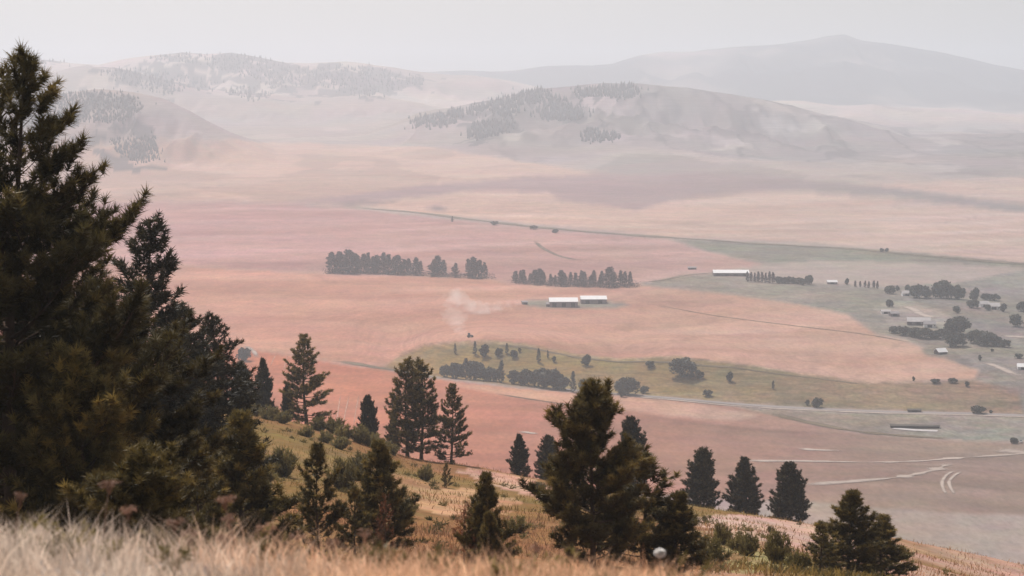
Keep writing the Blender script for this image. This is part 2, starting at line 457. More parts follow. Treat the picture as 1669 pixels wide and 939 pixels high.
# (name, polygon in photograph pixels, colour, colour at the right-hand end or None, material)
FIELDS = [
  ('rolling_stubble_field', [(-400, 330), (500, 330), (720, 350), (1080, 385), (1330, 395), (1669, 430), (2100, 440), (2100, 270), (1400, 300), (1000, 285), (700, 240), (400, 230), (-400, 240)], (.56, .335, .245), (.50, .335, .27), M_field),
  ('mauve_fallow_strip', [(480, 327), (560, 319), (700, 301), (870, 288), (1050, 285), (1130, 281), (1200, 280), (1300, 291), (1480, 308), (1669, 335), (2100, 350), (2100, 362), (1669, 347), (1450, 322), (1300, 312), (1150, 319), (1080, 331), (1035, 343), (980, 333), (910, 326), (890, 314), (760, 312), (640, 325), (560, 332)], (.32, .19, .18), (.25, .195, .18), M_field),
  ('dark_fallow_patch', [(545, 332), (600, 327), (652, 328), (610, 335), (560, 336)], (.24, .15, .135), None, M_field),
  ('dark_fallow_patch', [(690, 339), (712, 335), (738, 342), (715, 344)], (.22, .15, .14), None, M_field),
  ('upper_stubble_field', [(-400, 330), (440, 330), (560, 338), (735, 358), (920, 376), (1090, 390), (1160, 412), (1250, 430), (1170, 443), (1110, 452), (1040, 463), (830, 462), (800, 452), (530, 446), (250, 430), (-400, 420)], (.45, .222, .19), (.43, .24, .20), M_field),
  ('grey_green_strip', [(1095, 389), (1200, 395), (1350, 403), (1500, 413), (1669, 428), (2100, 450), (2100, 462), (1669, 437), (1560, 431), (1480, 428), (1350, 424), (1250, 431), (1160, 411)], (.20, .175, .13), None, M_pasture),
  ('middle_stubble_field', [(-400, 420), (250, 430), (530, 446), (800, 452), (830, 462), (1040, 463), (1170, 476), (1300, 494), (1380, 512), (1430, 545), (1480, 556), (1530, 575), (1575, 590), (1596, 605), (1590, 618), (1500, 621), (1420, 625), (1310, 611), (1200, 594), (1100, 583), (1010, 587), (940, 580), (860, 565), (790, 558), (690, 564), (655, 578), (625, 599), (560, 592), (400, 567), (-400, 500)], (.525, .245, .165), (.49, .285, .21), M_field),
  ('green_pasture', [(1040, 464), (1110, 449), (1170, 446), (1300, 461), (1440, 468), (1560, 462), (1669, 440), (2100, 462), (2100, 690), (1669, 676), (1500, 671), (1470, 660), (1500, 625), (1590, 618), (1598, 603), (1575, 588), (1530, 572), (1470, 551), (1430, 545), (1380, 511), (1300, 496), (1200, 481), (1100, 470)], (.225, .185, .145), (.225, .19, .16), M_pasture),
  ('farmyard_ground', [(850, 490), (880, 488), (1010, 492), (1030, 499), (1000, 502), (900, 503), (860, 499)], (.24, .20, .16), None, M_pasture),
  ('village_yard', [(1420, 500), (1480, 488), (1540, 510), (1570, 530), (1520, 540), (1450, 530)], (.30, .24, .205), None, M_pasture),
  ('weedy_yard', [(1500, 568), (1530, 566), (1570, 578), (1596, 600), (1580, 600), (1540, 584), (1510, 580)], (.20, .165, .14), None, M_pasture),
  ('bluff_slope', [(600, 598), (625, 598), (655, 576), (690, 562), (790, 556), (860, 563), (940, 578), (1010, 585), (1100, 581), (1200, 592), (1310, 609), (1420, 623), (1500, 622), (1590, 620), (1660, 640), (1669, 676), (1500, 671), (1330, 666), (1200, 658), (1100, 648), (1000, 641), (850, 630), (760, 620), (700, 612)], (.27, .172, .066), (.265, .17, .112), M_pasture),
  ('lower_stubble_field', [(-400, 500), (400, 567), (560, 594), (625, 602), (700, 616), (760, 624), (850, 634), (1000, 645), (1100, 652), (1200, 662), (1270, 676), (1310, 688), (1400, 706), (1560, 718), (1669, 722), (2100, 725), (2100, 900), (1669, 840), (1540, 836), (1420, 828), (1330, 820), (900, 800), (600, 790), (-400, 780)], (.49, .165, .092), (.27, .185, .148), M_field),
  ('pale_stubble_strip', [(720, 624), (760, 626), (850, 636), (1000, 647), (1120, 656), (1240, 676), (1200, 686), (1100, 680), (1010, 667), (870, 652), (800, 640)], (.62, .32, .21), (.45, .28, .21), M_field),
  ('roadside_pasture', [(1200, 662), (1330, 670), (1500, 675), (1669, 680), (2100, 690), (2100, 725), (1669, 720), (1560, 717), (1400, 705), (1330, 688), (1260, 676)], (.24, .19, .145), (.25, .22, .185), M_pasture),
  ('pale_lower_field', [(1260, 815), (1330, 822), (1420, 830), (1540, 838), (1669, 842), (2100, 860), (2100, 1100), (1200, 1100)], (.36, .258, .205), (.345, .272, .235), M_field),
]
LAND_BASE = np.array((.40, .31, .26))
FOREST_COL = np.array((.055, .052, .052))
SAGE = np.array((.235, .19, .18))
FOREST_PATCH = [
  [(668, 208), (680, 192), (740, 183), (790, 172), (850, 152), (880, 146), (900, 158), (930, 165), (900, 168), (850, 172), (838, 190), (820, 193), (800, 182), (760, 188), (730, 205), (700, 208)],
  [(870, 180), (900, 168), (945, 176), (955, 192), (920, 198), (880, 196)],
  [(770, 205), (800, 196), (838, 205), (820, 218), (780, 230), (760, 222)],
  [(935, 148), (985, 141), (1036, 140), (1045, 152), (1020, 162), (980, 158), (940, 160)],
  [(945, 222), (960, 212), (1015, 222), (1000, 232), (965, 232)],
  [(165, 118), (215, 112), (280, 120), (358, 135), (330, 148), (270, 157), (215, 140)],
  [(370, 150), (400, 142), (452, 152), (430, 162), (412, 168)],
  [(230, 97), (300, 88), (345, 92), (385, 86), (440, 98), (480, 112), (560, 106), (640, 115), (700, 130), (640, 150), (590, 160), (520, 140), (440, 145), (400, 125), (330, 108)],
  [(-300, 92), (-100, 88), (30, 92), (110, 100), (60, 112), (-300, 112)],
  [(20, 175), (60, 162), (110, 152), (160, 149), (215, 156), (235, 175), (210, 195), (190, 200), (100, 200), (30, 205)],
  [(180, 228), (250, 222), (262, 262), (225, 268), (190, 250)],
]
def grad(c0, c1, p, a, b):
    if c1 is None: return np.tile(np.array(c0), (len(p), 1))
    t = sst(a, b, p)[:, None]
    return np.array(c0) * (1 - t) + np.array(c1) * t
def land():
    ncol, nrow = 820, 600
    us = np.linspace(-.335, .335, ncol)
    # rows spaced evenly in elevation angle down to the plain, then by distance
    w = np.linspace(1 / 760.0, 1 / 4200.0, nrow - 230)
    ys = np.concatenate([1 / w, np.exp(np.linspace(math.log(4200), math.log(14500), 231))[1:]])
    U, Yg = np.meshgrid(us, ys)
    X = (U * Yg).ravel(); Y = Yg.ravel()
    Z = z_valley(X, Y)
    V = np.stack([X, Y, Z], 1)
    nr = len(ys)
    p = px_of_u(X / Y)
    # colours
    C = np.tile(LAND_BASE, (len(X), 1))
    C *= (1 + .18 * fbm(X / 420, Y / 700, 101, 4))[:, None]
    pat = fbm(X / 330 + 9, Y / 700 + .3 * X / 330, 111, 3)
    C *= (1 - .26 * sst(.03, .07, pat) * sst(2600, 3200, Y))[:, None] * np.array((1, .98, 1.0))
    kn = sst(0, 1, (p - 620) / 240) * sst(4300, 4900, Y + 700 * fbm(X / 300, Y / 500, 77, 3) + .35 * (p - 900)) * (1 - sst(6500, 7000, Y))
    C = C * (1 - .85 * kn[:, None]) + SAGE * .85 * kn[:, None] * (1 + .35 * fbm(X / 120, Y / 160, 79, 4))[:, None]
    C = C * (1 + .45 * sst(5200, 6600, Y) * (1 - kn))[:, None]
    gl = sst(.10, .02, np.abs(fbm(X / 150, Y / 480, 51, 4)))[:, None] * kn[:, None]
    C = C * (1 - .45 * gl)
    bare = sst(.12, .30, fbm(X / 110 + 5, Y / 190, 83, 4))[:, None] * kn[:, None]
    C = C * (1 - .8 * bare) + np.array((.46, .37, .34)) * .8 * bare
    lh = sst(-1, 0, (ridge(X, Y, 4700, LHILL, -143, 800, 1000) - 12) / 20.0)
    C = C * (1 - .28 * lh[:, None]) + np.array((.26, .19, .19)) * .28 * lh[:, None]
    mt = sst(8600, 9200, Y)
    nmt = sst(-.25, .25, fbm(X / 900, Y / 1100, 131, 4) + .35 * sst(560, 1100, p) + .06)
    C = C * (1 - mt[:, None] * nmt[:, None]) + FOREST_COL * 1.15 * (mt * nmt)[:, None]
    wx = X + 10 * fbm(X / 40, Y / 40, 201, 3) * sst(1500, 4000, Y); wy = Y + 16 * fbm(X / 40, Y / 40, 205, 3) * sst(1500, 4000, Y)
    ids = np.full(len(X), -1)
    for k, (nm, pts, c0, c1, mt_) in enumerate(FIELDS):
        P = poly_xy(pts, False)
        m = inside(P, wx, wy)
        lo, hi = max(min(q[0] for q in pts), 0), min(max(q[0] for q in pts), 1669)
        pm = p[m]
        Cold = C.copy()
        C[m] = grad(c0, c1, pm, lo + .25 * (hi - lo), hi)
        if not m.any(): continue
        amt = .20 if mt_ is M_pasture else .14
        C[m] *= (1 + amt * fbm(X[m] / 130, Y[m] / 190, 300 + k, 4))[:, None]
        if nm == 'lower_stubble_field':
            st = fbm(X[m] / 160, Y[m] / 22 + X[m] / 90 + 2 * fbm(X[m] / 200, Y[m] / 200, 401, 2), 400, 4)
            C[m] *= (1 + .30 * st)[:, None]
        if nm in ('middle_stubble_field', 'upper_stubble_field', 'rolling_stubble_field'):
            st = fbm(X[m] / 340, Y[m] / 70 - X[m] / 260 + 1.5 * fbm(X[m] / 400, Y[m] / 300, 411, 2), 410, 4)
            C[m] *= (1 + (.16 if nm[0] == 'r' else .30) * st)[:, None] * (1 + np.outer(st, (-.04, .05, .10)))
            ln = np.abs(fbm(X[m] / 420, Y[m] / 120 - X[m] / 500, 415, 2))
            C[m] *= (1 - .14 * sst(.018, .004, ln))[:, None]
        if nm == 'rolling_stubble_field':
            C[m] *= (1 - .20 * sst(.03, .07, pat[m]) * sst(2600, 3200, Y[m]))[:, None]
        if nm == 'bluff_slope':
            terr = sst(.0, .2, fbm(X[m] / 160, Y[m] / 9 + X[m] / 70, 421, 3))[:, None]
            C[m] = C[m] * (1 - .3 * terr) + np.array((.30, .22, .15)) * .3 * terr
            bare = sst(.15, .4, fbm(X[m] / 45, Y[m] / 30, 423, 3))[:, None]
            C[m] = C[m] * (1 - .5 * bare) + np.array((.15, .13, .07)) * .5 * bare
        ids[m] = k
        # a soft edge one cell wide instead of a stair
        al = np.pad(m.reshape(nr, ncol).astype(float), 2, mode='edge')
        al = sum(al[2 + i:nr + 2 + i, 2 + j:ncol + 2 + j] for i in (-1, 0, 1) for j in (-1, 0, 1)).ravel() / 9.0
        bd = (al > 0) & (al < 1)
        full = np.array(grad(c0, c1, p[bd], lo + .25 * (hi - lo), hi))
        full = np.where(m[bd][:, None], C[bd], full)
        C[bd] = Cold[bd] * (1 - al[bd])[:, None] + full * al[bd][:, None]
    for q in FOREST_PATCH:
        P = poly_xy(q, False)
        s = Y * .028
        m = inside(P, X + s * fbm(X / 90, Y / 120, 601, 3), Y + 3 * s * fbm(X / 90, Y / 120, 607, 3))
        C[m] = .2 * C[m] + .8 * FOREST_COL * (1 + .3 * fbm(X[m] / 60, Y[m] / 90, 611, 3))[:, None]
    # vertex normals for seamless shading across field edges
    G = V.reshape(nr, ncol, 3)
    N = np.cross(np.gradient(G, axis=1), np.gradient(G, axis=0)).reshape(-1, 3)
    N /= np.linalg.norm(N, axis=1, keepdims=True)
    i = np.arange(nr * ncol).reshape(nr, ncol)
    Q = np.stack([i[:-1, :-1], i[:-1, 1:], i[1:, 1:], i[1:, :-1]], -1).reshape(-1, 4)
    fid = ids[Q[:, 0]]
    # distance bands of the unclaimed land: valley floor, hills, mountain
    fy = Y[Q[:, 0]]
    fid = np.where((fid < 0) & (fy > 8700), -3, np.where((fid < 0) & (fy > 4200), -2, fid))
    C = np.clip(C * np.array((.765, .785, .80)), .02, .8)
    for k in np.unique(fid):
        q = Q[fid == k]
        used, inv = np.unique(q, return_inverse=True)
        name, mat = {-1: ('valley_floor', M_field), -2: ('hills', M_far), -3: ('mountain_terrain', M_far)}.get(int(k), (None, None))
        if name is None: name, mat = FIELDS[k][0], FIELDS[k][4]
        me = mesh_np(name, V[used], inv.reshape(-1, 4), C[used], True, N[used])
        tag(obj(name, me, mat), kind='structure')
land()

def hillside():
    ncol, nrow = 420, 330
    us = np.linspace(-.36, .36, ncol)
    ys = np.exp(np.linspace(math.log(1.4), math.log(860), nrow))
    U, Yg = np.meshgrid(us, ys)
    X = (U * Yg).ravel(); Y = Yg.ravel()
    Z = z_hill(X, Y)
    p = px_of_u(X / Y)
    V = np.stack([X, Y, Z], 1)
    tan = np.array((.225, .115, .052)); pink = np.array((.39, .24, .18)); green = np.array((.19, .118, .046)); grey = np.array((.38, .31, .27))
    t = sst(1000, 1350, p)[:, None]
    C = tan * (1 - t) + pink * t
    g = sst(-.1, .35, fbm(X / 26, Y / 60, 501, 4) + .42 * (1 - sst(420, 760, p)) + .10 * (1 - sst(760, 1100, p)))
    C = C * (1 - g[:, None]) + green * g[:, None]
    d = sst(.12, .4, fbm(X / 18, Y / 45, 521, 4))[:, None]
    d = d * (.25 + .75 * sst(520, 800, p))[:, None]
    C = C * (1 - .6 * d) + np.array((.40, .24, .15)) * .6 * d
    nearm = (1 - sst(30, 60, Y))[:, None]
    C = C * (1 - nearm) + (grey * (1 - t) + tan * t) * .8 * nearm
    for pts, c in (([(640, 822), (700, 795), (760, 800), (830, 830), (760, 850), (690, 842)], (.40, .235, .13)),
                   ([(770, 762), (860, 785), (930, 800), (1000, 812), (960, 830), (860, 812), (790, 790)], (.42, .255, .18)),
                   ([(1130, 835), (1330, 858), (1420, 900), (1300, 890), (1150, 870)], (.42, .275, .22)),
                   ([(1180, 905), (1240, 895), (1300, 915), (1330, 935), (1200, 935)], (.24, .20, .09))):
        P = poly_xy(pts, True)
        m = inside(P, X + 6 * fbm(X / 12, Y / 12, 541, 3), Y + 14 * fbm(X / 12, Y / 20, 547, 3))
        C[m] = np.array(c) * (1 + .25 * fbm(X[m] / 6, Y[m] / 12, 551, 3))[:, None]
    i = np.arange(nrow * ncol).reshape(nrow, ncol)
    Q = np.stack([i[:-1, :-1], i[:-1, 1:], i[1:, 1:], i[1:, :-1]], -1).reshape(-1, 4)
    tag(obj('hillside', mesh_np('hillside', V, Q, np.clip(C, .02, .8), True), M_hill), kind='structure')
hillside()

def strip(name, pts, width, mat, lift=.35, hill=False, kind='structure', seg=14, wob=0.0):
    """a road or track lying on the ground along what the photograph shows"""
    P = np.array([tuple(hit(a, b, hill))[:2] for a, b in pts])
    out = []
    for i in range(len(P) - 1):
        p0, p1, p2, p3 = P[max(i - 1, 0)], P[i], P[i + 1], P[min(i + 2, len(P) - 1)]
        for j in range(seg):
            t = j / seg
            out.append(.5 * ((2 * p1) + (-p0 + p2) * t + (2 * p0 - 5 * p1 + 4 * p2 - p3) * t * t + (-p0 + 3 * p1 - 3 * p2 + p3) * t ** 3))
    out.append(P[-1]); out = np.array(out)
    d = np.gradient(out, axis=0); d /= np.linalg.norm(d, axis=1, keepdims=True) + 1e-9
    s = np.stack([-d[:, 1], d[:, 0]], 1)
    fn = z_hill if hill else z_valley
    rows = []
    wv = width * (1 + wob * vn(np.arange(len(out)) * .22, np.zeros(len(out)), 3) * 2)
    ee = np.array([-.5, -.22, 0, .22, .5]) * (2.2 if mat in (M_track, M_rut, M_verge) else 1.0)
    for e in ee:
        q = out + s * (wv * e)[:, None]
        rows.append(np.stack([q[:, 0], q[:, 1], fn(q[:, 0], q[:, 1]) + lift], 1))
    V = np.concatenate(rows); n = len(out)
    F = []
    al = np.tile(np.clip(np.minimum(np.arange(n), np.arange(n)[::-1]) / 8.0, 0, 1), (5, 1)) * np.array([0, .85, 1, .85, 0])[:, None]
    for r in range(4):
        for i in range(n - 1): F.append((r * n + i, r * n + i + 1, (r + 1) * n + i + 1, (r + 1) * n + i))
    o = obj(name, mesh_np(name, V, np.array(F), np.repeat(al.ravel()[:, None], 3, 1)), mat)
    tag(o, kind=kind)
    return o

strip('highway', [(900, 634), (1000, 642), (1100, 650), (1200, 659), (1330, 667), (1500, 673), (1669, 678), (1900, 685)], 7, M_road)
strip('highway_shoulder', [(1000, 644.5), (1100, 652.5), (1200, 662), (1330, 669.5), (1500, 675.2), (1669, 680), (1900, 687)], 4, M_track)
strip('upland_road', [(560, 335), (690, 348), (800, 362), (900, 373), (1080, 387), (1260, 399), (1450, 412), (1669, 431), (1900, 446)], 14, M_verge, .6, wob=.5)
strip('field_boundary_track', [(540, 586), (600, 597), (660, 607), (720, 618)], 6, M_verge, wob=.6)
strip('field_boundary_track', [(1045, 461), (1080, 457), (1120, 449), (1170, 445)], 5, M_verge)
strip('field_boundary_track', [(870, 392), (885, 405), (910, 417), (950, 426)], 4, M_verge)
strip('dark_furrow_bank', [(1250, 672), (1310, 687), (1400, 704), (1480, 711), (1555, 716)], 6, M_verge, wob=.6)
strip('dark_furrow_bank', [(800, 641), (870, 652), (940, 662), (1010, 667)], 2, M_verge)
strip('dark_furrow_bank', [(800, 562), (860, 567), (940, 583), (1050, 590), (1200, 600), (1330, 617), (1440, 627)], 2.5, M_verge)
strip('dark_furrow_bank', [(1060, 497), (1180, 517), (1300, 532), (1420, 547), (1490, 560)], 1.4, M_verge)
strip('dirt_track', [(1180, 752), (1300, 752), (1420, 754), (1500, 752), (1560, 747), (1640, 742), (1720, 736)], 4, M_track, wob=.9)
strip('dirt_track', [(1300, 791), (1380, 786), (1460, 779), (1500, 772), (1530, 764), (1550, 755)], 4.5, M_track, wob=.9)
strip('dirt_track', [(1620, 733), (1655, 737), (1690, 741)], 9, M_track, wob=.4)
strip('wheel_rut', [(1556, 768), (1544, 774), (1536, 785), (1537, 797), (1544, 808)], 1.5, M_track)
strip('wheel_rut', [(1568, 769), (1555, 776), (1547, 786), (1550, 797), (1557, 808)], 1.5, M_track)
for k, (xa, xb, ya, yb) in enumerate([(556, 548, 640, 700), (570, 558, 642, 702), (586, 576, 640, 700), (602, 590, 645, 690), (452, 440, 575, 600), (470, 462, 578, 606)]):
    strip('wheel_rut', [(xa, ya), ((xa + xb) / 2 - 1, (ya + yb) / 2), (xb, yb)], .5, M_rut, wob=.6)
strip('pale_chaff_patch', [(1298, 731), (1330, 734), (1376, 735)], 4, M_track, wob=.9)
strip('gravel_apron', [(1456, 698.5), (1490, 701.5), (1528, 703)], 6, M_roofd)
strip('pale_chaff_patch', [(846, 703), (862, 706), (880, 708)], 3, M_track, wob=.9)
strip('village_lane', [(1468, 497), (1490, 505), (1500, 512), (1530, 521)], 7, M_track)
strip('village_lane', [(1620, 547), (1669, 550), (1800, 556)], 9, M_track)
strip('village_lane', [(1600, 590), (1630, 600), (1669, 618)], 6, M_track)
strip('village_lane', [(420, 585), (412, 572), (395, 563)], 3, M_track)

# ------------------------------------------------------------------ trees
def rnd_unit(rs, n):
    v = rs.normal(size=(n, 3)); return v / np.linalg.norm(v, axis=1, keepdims=True)
def needles(rs, P, D, S, n, wid, tintv, lo=.25, hi=1.35):
    """n needle blades round every shoot tip"""
    m = len(P)
    P = np.repeat(P, n, 0); D = np.repeat(D, n, 0); S = np.repeat(S, n)
    R = rnd_unit(rs, m * n)
    perp = R - (R * D).sum(1, keepdims=True) * D
    perp /= np.linalg.norm(perp, axis=1, keepdims=True) + 1e-9
    th = rs.uniform(lo, hi, m * n)[:, None]
    A = D * np.cos(th) + perp * np.sin(th)
    L = (S * rs.uniform(.7, 1.15, m * n))[:, None]
    B = P - D * (S * rs.uniform(0, .8, m * n))[:, None]
    side = np.cross(A, rnd_unit(rs, m * n)); side /= np.linalg.norm(side, axis=1, keepdims=True) + 1e-9
    wv = (S * wid)[:, None] * side
    V = np.stack([B - wv, B + wv, B + A * L], 1).reshape(-1, 3)
    F = np.arange(m * n * 3).reshape(-1, 3)
    C = np.repeat(np.repeat(tintv, n, 0), 3, 0)
    return V, F, C
def pine(seed, Ht, R, cb, nl, tuft, npn, wid, prof, trunk_r=None, up=(-8, 55), sub=1.0, branch_sides=4, dens=1.0, dark=1.0, lean=0.02, gap=.25, yel=.5):
    """trunk mesh and crown mesh of a pine: limbs in loose whorls, shoots along them, needle tufts on the shoots"""
    rs = np.random.RandomState(seed)
    tr = trunk_r or Ht * .016
    zs = np.linspace(-.4, Ht * .985, 14)
    wob = np.stack([lean * Ht * (zs / Ht) ** 2 + .012 * Ht * np.sin(zs / Ht * 5 + seed), .010 * Ht * np.sin(zs / Ht * 4 + 2 * seed), zs], 1)
    tubes = [tube(wob, tr * (1 - .93 * np.clip(zs / Ht, 0, 1)) * (1 + .35 * np.exp(-np.clip(zs, 0, 9) / (.05 * Ht))), 8)]
    P, D, S, T = [], [], [], []
    az = rs.uniform(0, 6.28)
    for i in range(nl):
        t = (i + rs.uniform(0, .9)) / nl
        t = t ** .9
        h = Ht * (cb + (1 - cb) * t)
        if rs.rand() < gap * (.4 + .6 * (1 - t)) * .5: continue
        az += 2.399 + rs.normal(0, .35)
        L = R * float(np.interp(t, prof[0], prof[1])) * rs.uniform(.62, 1.12)
        if L < .12 * R * .5: L = .06 * R
        e0 = math.radians(up[0] + (up[1] - up[0]) * t + rs.normal(0, 8))
        base = np.array([np.interp(h, wob[:, 2], wob[:, 0]), np.interp(h, wob[:, 2], wob[:, 1]), h])
        n = 7
        pts = [base]; a = az; e = e0 - .12
        for k in range(n):
            e += (.09 + .05 * rs.randn()) * (1.2 - t * .6); a += .10 * rs.randn()
            pts.append(pts[-1] + L / n * np.array([math.cos(a) * math.cos(e), math.sin(a) * math.cos(e), math.sin(e)]))
        pts = np.array(pts)
        r0 = max(tr * .32 * (1 - .75 * t) * (L / R + .25), .006 * Ht * .12)
        tubes.append(tube(pts, np.linspace(r0, r0 * .18, len(pts)), branch_sides))
        ltint = rs.uniform(.7, 1.25)
        ns = max(3, int(L / (tuft * 1.25) * 1.5 * sub))
        for j in range(ns):
            s = .22 + .78 * (j + rs.rand()) / ns
            q = s * n; k = min(int(q), n - 1)
            b = pts[k] + (pts[k + 1] - pts[k]) * (q - k)
            d = pts[k + 1] - pts[k]; d = d / (np.linalg.norm(d) + 1e-9)
            sd = np.cross(d, [0, 0, 1.0]); sd /= np.linalg.norm(sd) + 1e-9
            sgn = 1 if j % 2 else -1
            if s > .93: v = d + [0, 0, .25]
            else: v = d * .75 + sd * sgn * rs.uniform(.35, 1.0) + np.array([0, 0, rs.uniform(.0, .6)])
            v = v / np.linalg.norm(v)
            sl = (.18 + .30 * (1 - s)) * L * rs.uniform(.5, 1.1) + tuft * .5
            tip = b + v * sl + np.array([0, 0, .12 * sl])
            if sl > tuft * 1.2 and branch_sides >= 4:
                tubes.append(tube(np.array([b, (b + tip) / 2 - [0, 0, .03 * sl], tip]), [r0 * .3, r0 * .22, r0 * .12], 3))
            m = max(1, int(round(sl / (tuft * .62) * dens)))
            for c in range(m):
                f = 1 - c / max(m, 1) * .8
                pp = b + (tip - b) * f + rs.normal(0, .16 * tuft, 3)
                vv = v + rs.normal(0, .35, 3) + [0, 0, .25]
                P.append(pp); D.append(vv / np.linalg.norm(vv)); S.append(tuft * rs.uniform(.75, 1.2)); T.append(ltint * rs.uniform(.75, 1.3) * (1.45 if f > .8 else .8))  # new growth lighter, inner tufts darker; also paints in lit tips and crown shade
    # leading shoots
    top = wob[-1]
    for k in range(10):
        v = np.array([rs.normal(0, .4), rs.normal(0, .4), 1.0]); v /= np.linalg.norm(v)
        P.append(top - [0, 0, tuft * .28 * k] + rs.normal(0, .1 * tuft, 3)); D.append(v); S.append(tuft); T.append(1.1)
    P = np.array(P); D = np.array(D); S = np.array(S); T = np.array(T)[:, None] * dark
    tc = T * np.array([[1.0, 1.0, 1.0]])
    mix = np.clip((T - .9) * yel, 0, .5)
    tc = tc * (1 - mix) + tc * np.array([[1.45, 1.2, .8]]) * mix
    V, F, C = needles(rs, P, D, S, npn, wid, tc)
    tv, tf = cat_tubes(tubes)
    return mesh_np('trunk', tv, tf, None, True), mesh_np('crown', V, F, C)
def broadleaf(seed, Ht, R, n_clump, n_leaf, size, trunk_h=.22, flat=.9):
    rs = np.random.RandomState(seed)
    tubes = []
    tz = np.linspace(-.4, Ht * .7, 8)
    tubes.append(tube(np.stack([.03 * Ht * np.sin(tz / Ht * 4 + seed), .02 * Ht * np.sin(tz / Ht * 3), tz], 1), Ht * .028 * (1 - .8 * tz.clip(0) / Ht), 6))
    P, C = [], []
    for k in range(n_clump):
        v = rnd_unit(rs, 1)[0]; v[2] = v[2] if rs.rand() < .6 else abs(v[2])
        rr = rs.uniform(.45, .92)
        c = np.array([v[0] * R * rr, v[1] * R * rr, Ht * (trunk_h + (1 - trunk_h) * .46) + v[2] * Ht * (1 - trunk_h) * .5 * rr * flat * 1.0])
        base = np.array([0, 0, Ht * rs.uniform(.15, .45)])
        tubes.append(tube(np.array([base, (base + c) / 2 + [0, 0, -.03 * Ht], c]), [Ht * .012, Ht * .008, Ht * .003], 3))
        cr = R * rs.uniform(.28, .46)
        q = rnd_unit(rs, n_leaf) * (cr * rs.uniform(.35, 1.0, n_leaf) ** .6)[:, None] * [1, 1, .8]
        P.append(c + q); C.append(np.full(n_leaf, rs.uniform(.65, 1.35)) * rs.uniform(.8, 1.2, n_leaf))
    P = np.concatenate(P); C = np.concatenate(C)
    m = len(P)
    A = rnd_unit(rs, m); B = np.cross(A, rnd_unit(rs, m)); B /= np.linalg.norm(B, axis=1, keepdims=True)
    s = (size * rs.uniform(.6, 1.25, m))[:, None]
    V = np.stack([P - A * s, P + B * s * .55, P + A * s, P - B * s * .55], 1).reshape(-1, 3)
    F = np.arange(m * 4).reshape(-1, 4)
    Cc = np.repeat(C[:, None] * np.ones((1, 3)), 4, 0)
    tv, tf = cat_tubes(tubes)
    return mesh_np('trunk', tv, tf, None, True), mesh_np('crown', V, F, Cc)
def shrub(seed, Ht, R, n, size, upright=.6):
    rs = np.random.RandomState(seed)
    tubes = []; P = []; D = []; T = []
    for k in range(n):
        a = rs.uniform(0, 6.28); l = R * math.sqrt(rs.rand())
        tip = np.array([math.cos(a) * l, math.sin(a) * l, Ht * rs.uniform(.55, 1.05) * (1 - .45 * (l / R) ** 2)])
        b = np.array([tip[0] * .15, tip[1] * .15, -.05])
        mid = (b + tip) / 2 + np.array([tip[0], tip[1], 0]) * .12
        tubes.append(tube(np.array([b, mid, tip]), [Ht * .016, Ht * .011, Ht * .005], 3))
        tt = rs.uniform(.7, 1.3)
        for f in np.linspace(.35, 1, 6):
            P.append(b + (tip - b) * f + rs.normal(0, .05 * R, 3)); v = np.array([tip[0] * .5, tip[1] * .5, Ht * upright]) + rs.normal(0, .25 * Ht, 3)
            D.append(v / np.linalg.norm(v)); T.append(tt * rs.uniform(.8, 1.2))
    V, F, C = needles(rs, np.array(P), np.array(D), np.full(len(P), size), 9, .10, np.array(T)[:, None] * np.ones((1, 3)), .2, 1.1)
    tv, tf = cat_tubes(tubes)
    return mesh_np('stems', tv, tf, None, True), mesh_np('foliage', V, F, C)

CONE = ([0, .08, .3, .6, .85, 1], [.55, .95, 1.0, .68, .36, .10])
OPEN = ([0, .15, .4, .7, .9, 1], [.60, .95, 1.0, .78, .46, .16])
FULL = ([0, .1, .35, .65, .88, 1], [.80, 1.0, .98, .80, .48, .16])
PROTO = {}
def proto(key, fn, Ht, R, mat_b, mat_l):
    a, b = fn
    a.materials.append(mat_b); b.materials.append(mat_l)
    co = np.zeros(len(b.vertices) * 3, np.float32); b.vertices.foreach_get('co', co)
    Ht = float(np.percentile(co[2::3], 99.97))
    PROTO[key] = (a, b, Ht, R)
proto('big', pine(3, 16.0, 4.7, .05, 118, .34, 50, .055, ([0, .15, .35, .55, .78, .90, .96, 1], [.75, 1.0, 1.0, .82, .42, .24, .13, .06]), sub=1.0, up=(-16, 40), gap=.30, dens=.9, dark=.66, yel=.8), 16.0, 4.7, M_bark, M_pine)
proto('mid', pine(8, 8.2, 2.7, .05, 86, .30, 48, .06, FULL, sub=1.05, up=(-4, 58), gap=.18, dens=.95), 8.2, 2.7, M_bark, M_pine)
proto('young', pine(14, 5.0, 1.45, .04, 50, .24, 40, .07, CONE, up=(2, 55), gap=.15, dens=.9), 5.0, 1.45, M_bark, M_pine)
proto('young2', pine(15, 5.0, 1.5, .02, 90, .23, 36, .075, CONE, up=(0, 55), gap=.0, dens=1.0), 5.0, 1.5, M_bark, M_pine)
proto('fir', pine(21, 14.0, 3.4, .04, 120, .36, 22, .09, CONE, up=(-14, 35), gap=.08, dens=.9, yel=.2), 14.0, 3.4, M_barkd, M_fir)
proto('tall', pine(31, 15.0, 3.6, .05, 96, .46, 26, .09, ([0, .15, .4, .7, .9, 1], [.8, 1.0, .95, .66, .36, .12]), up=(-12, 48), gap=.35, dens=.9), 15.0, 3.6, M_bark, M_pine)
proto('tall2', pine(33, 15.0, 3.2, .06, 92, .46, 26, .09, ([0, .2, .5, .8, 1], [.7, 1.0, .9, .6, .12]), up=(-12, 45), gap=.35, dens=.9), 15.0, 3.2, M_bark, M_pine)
proto('dense', pine(41, 10.0, 2.9, .0, 150, .42, 26, .11, FULL, up=(-4, 48), gap=.0, dens=.95, yel=.25), 10.0, 2.9, M_barkd, M_fir)
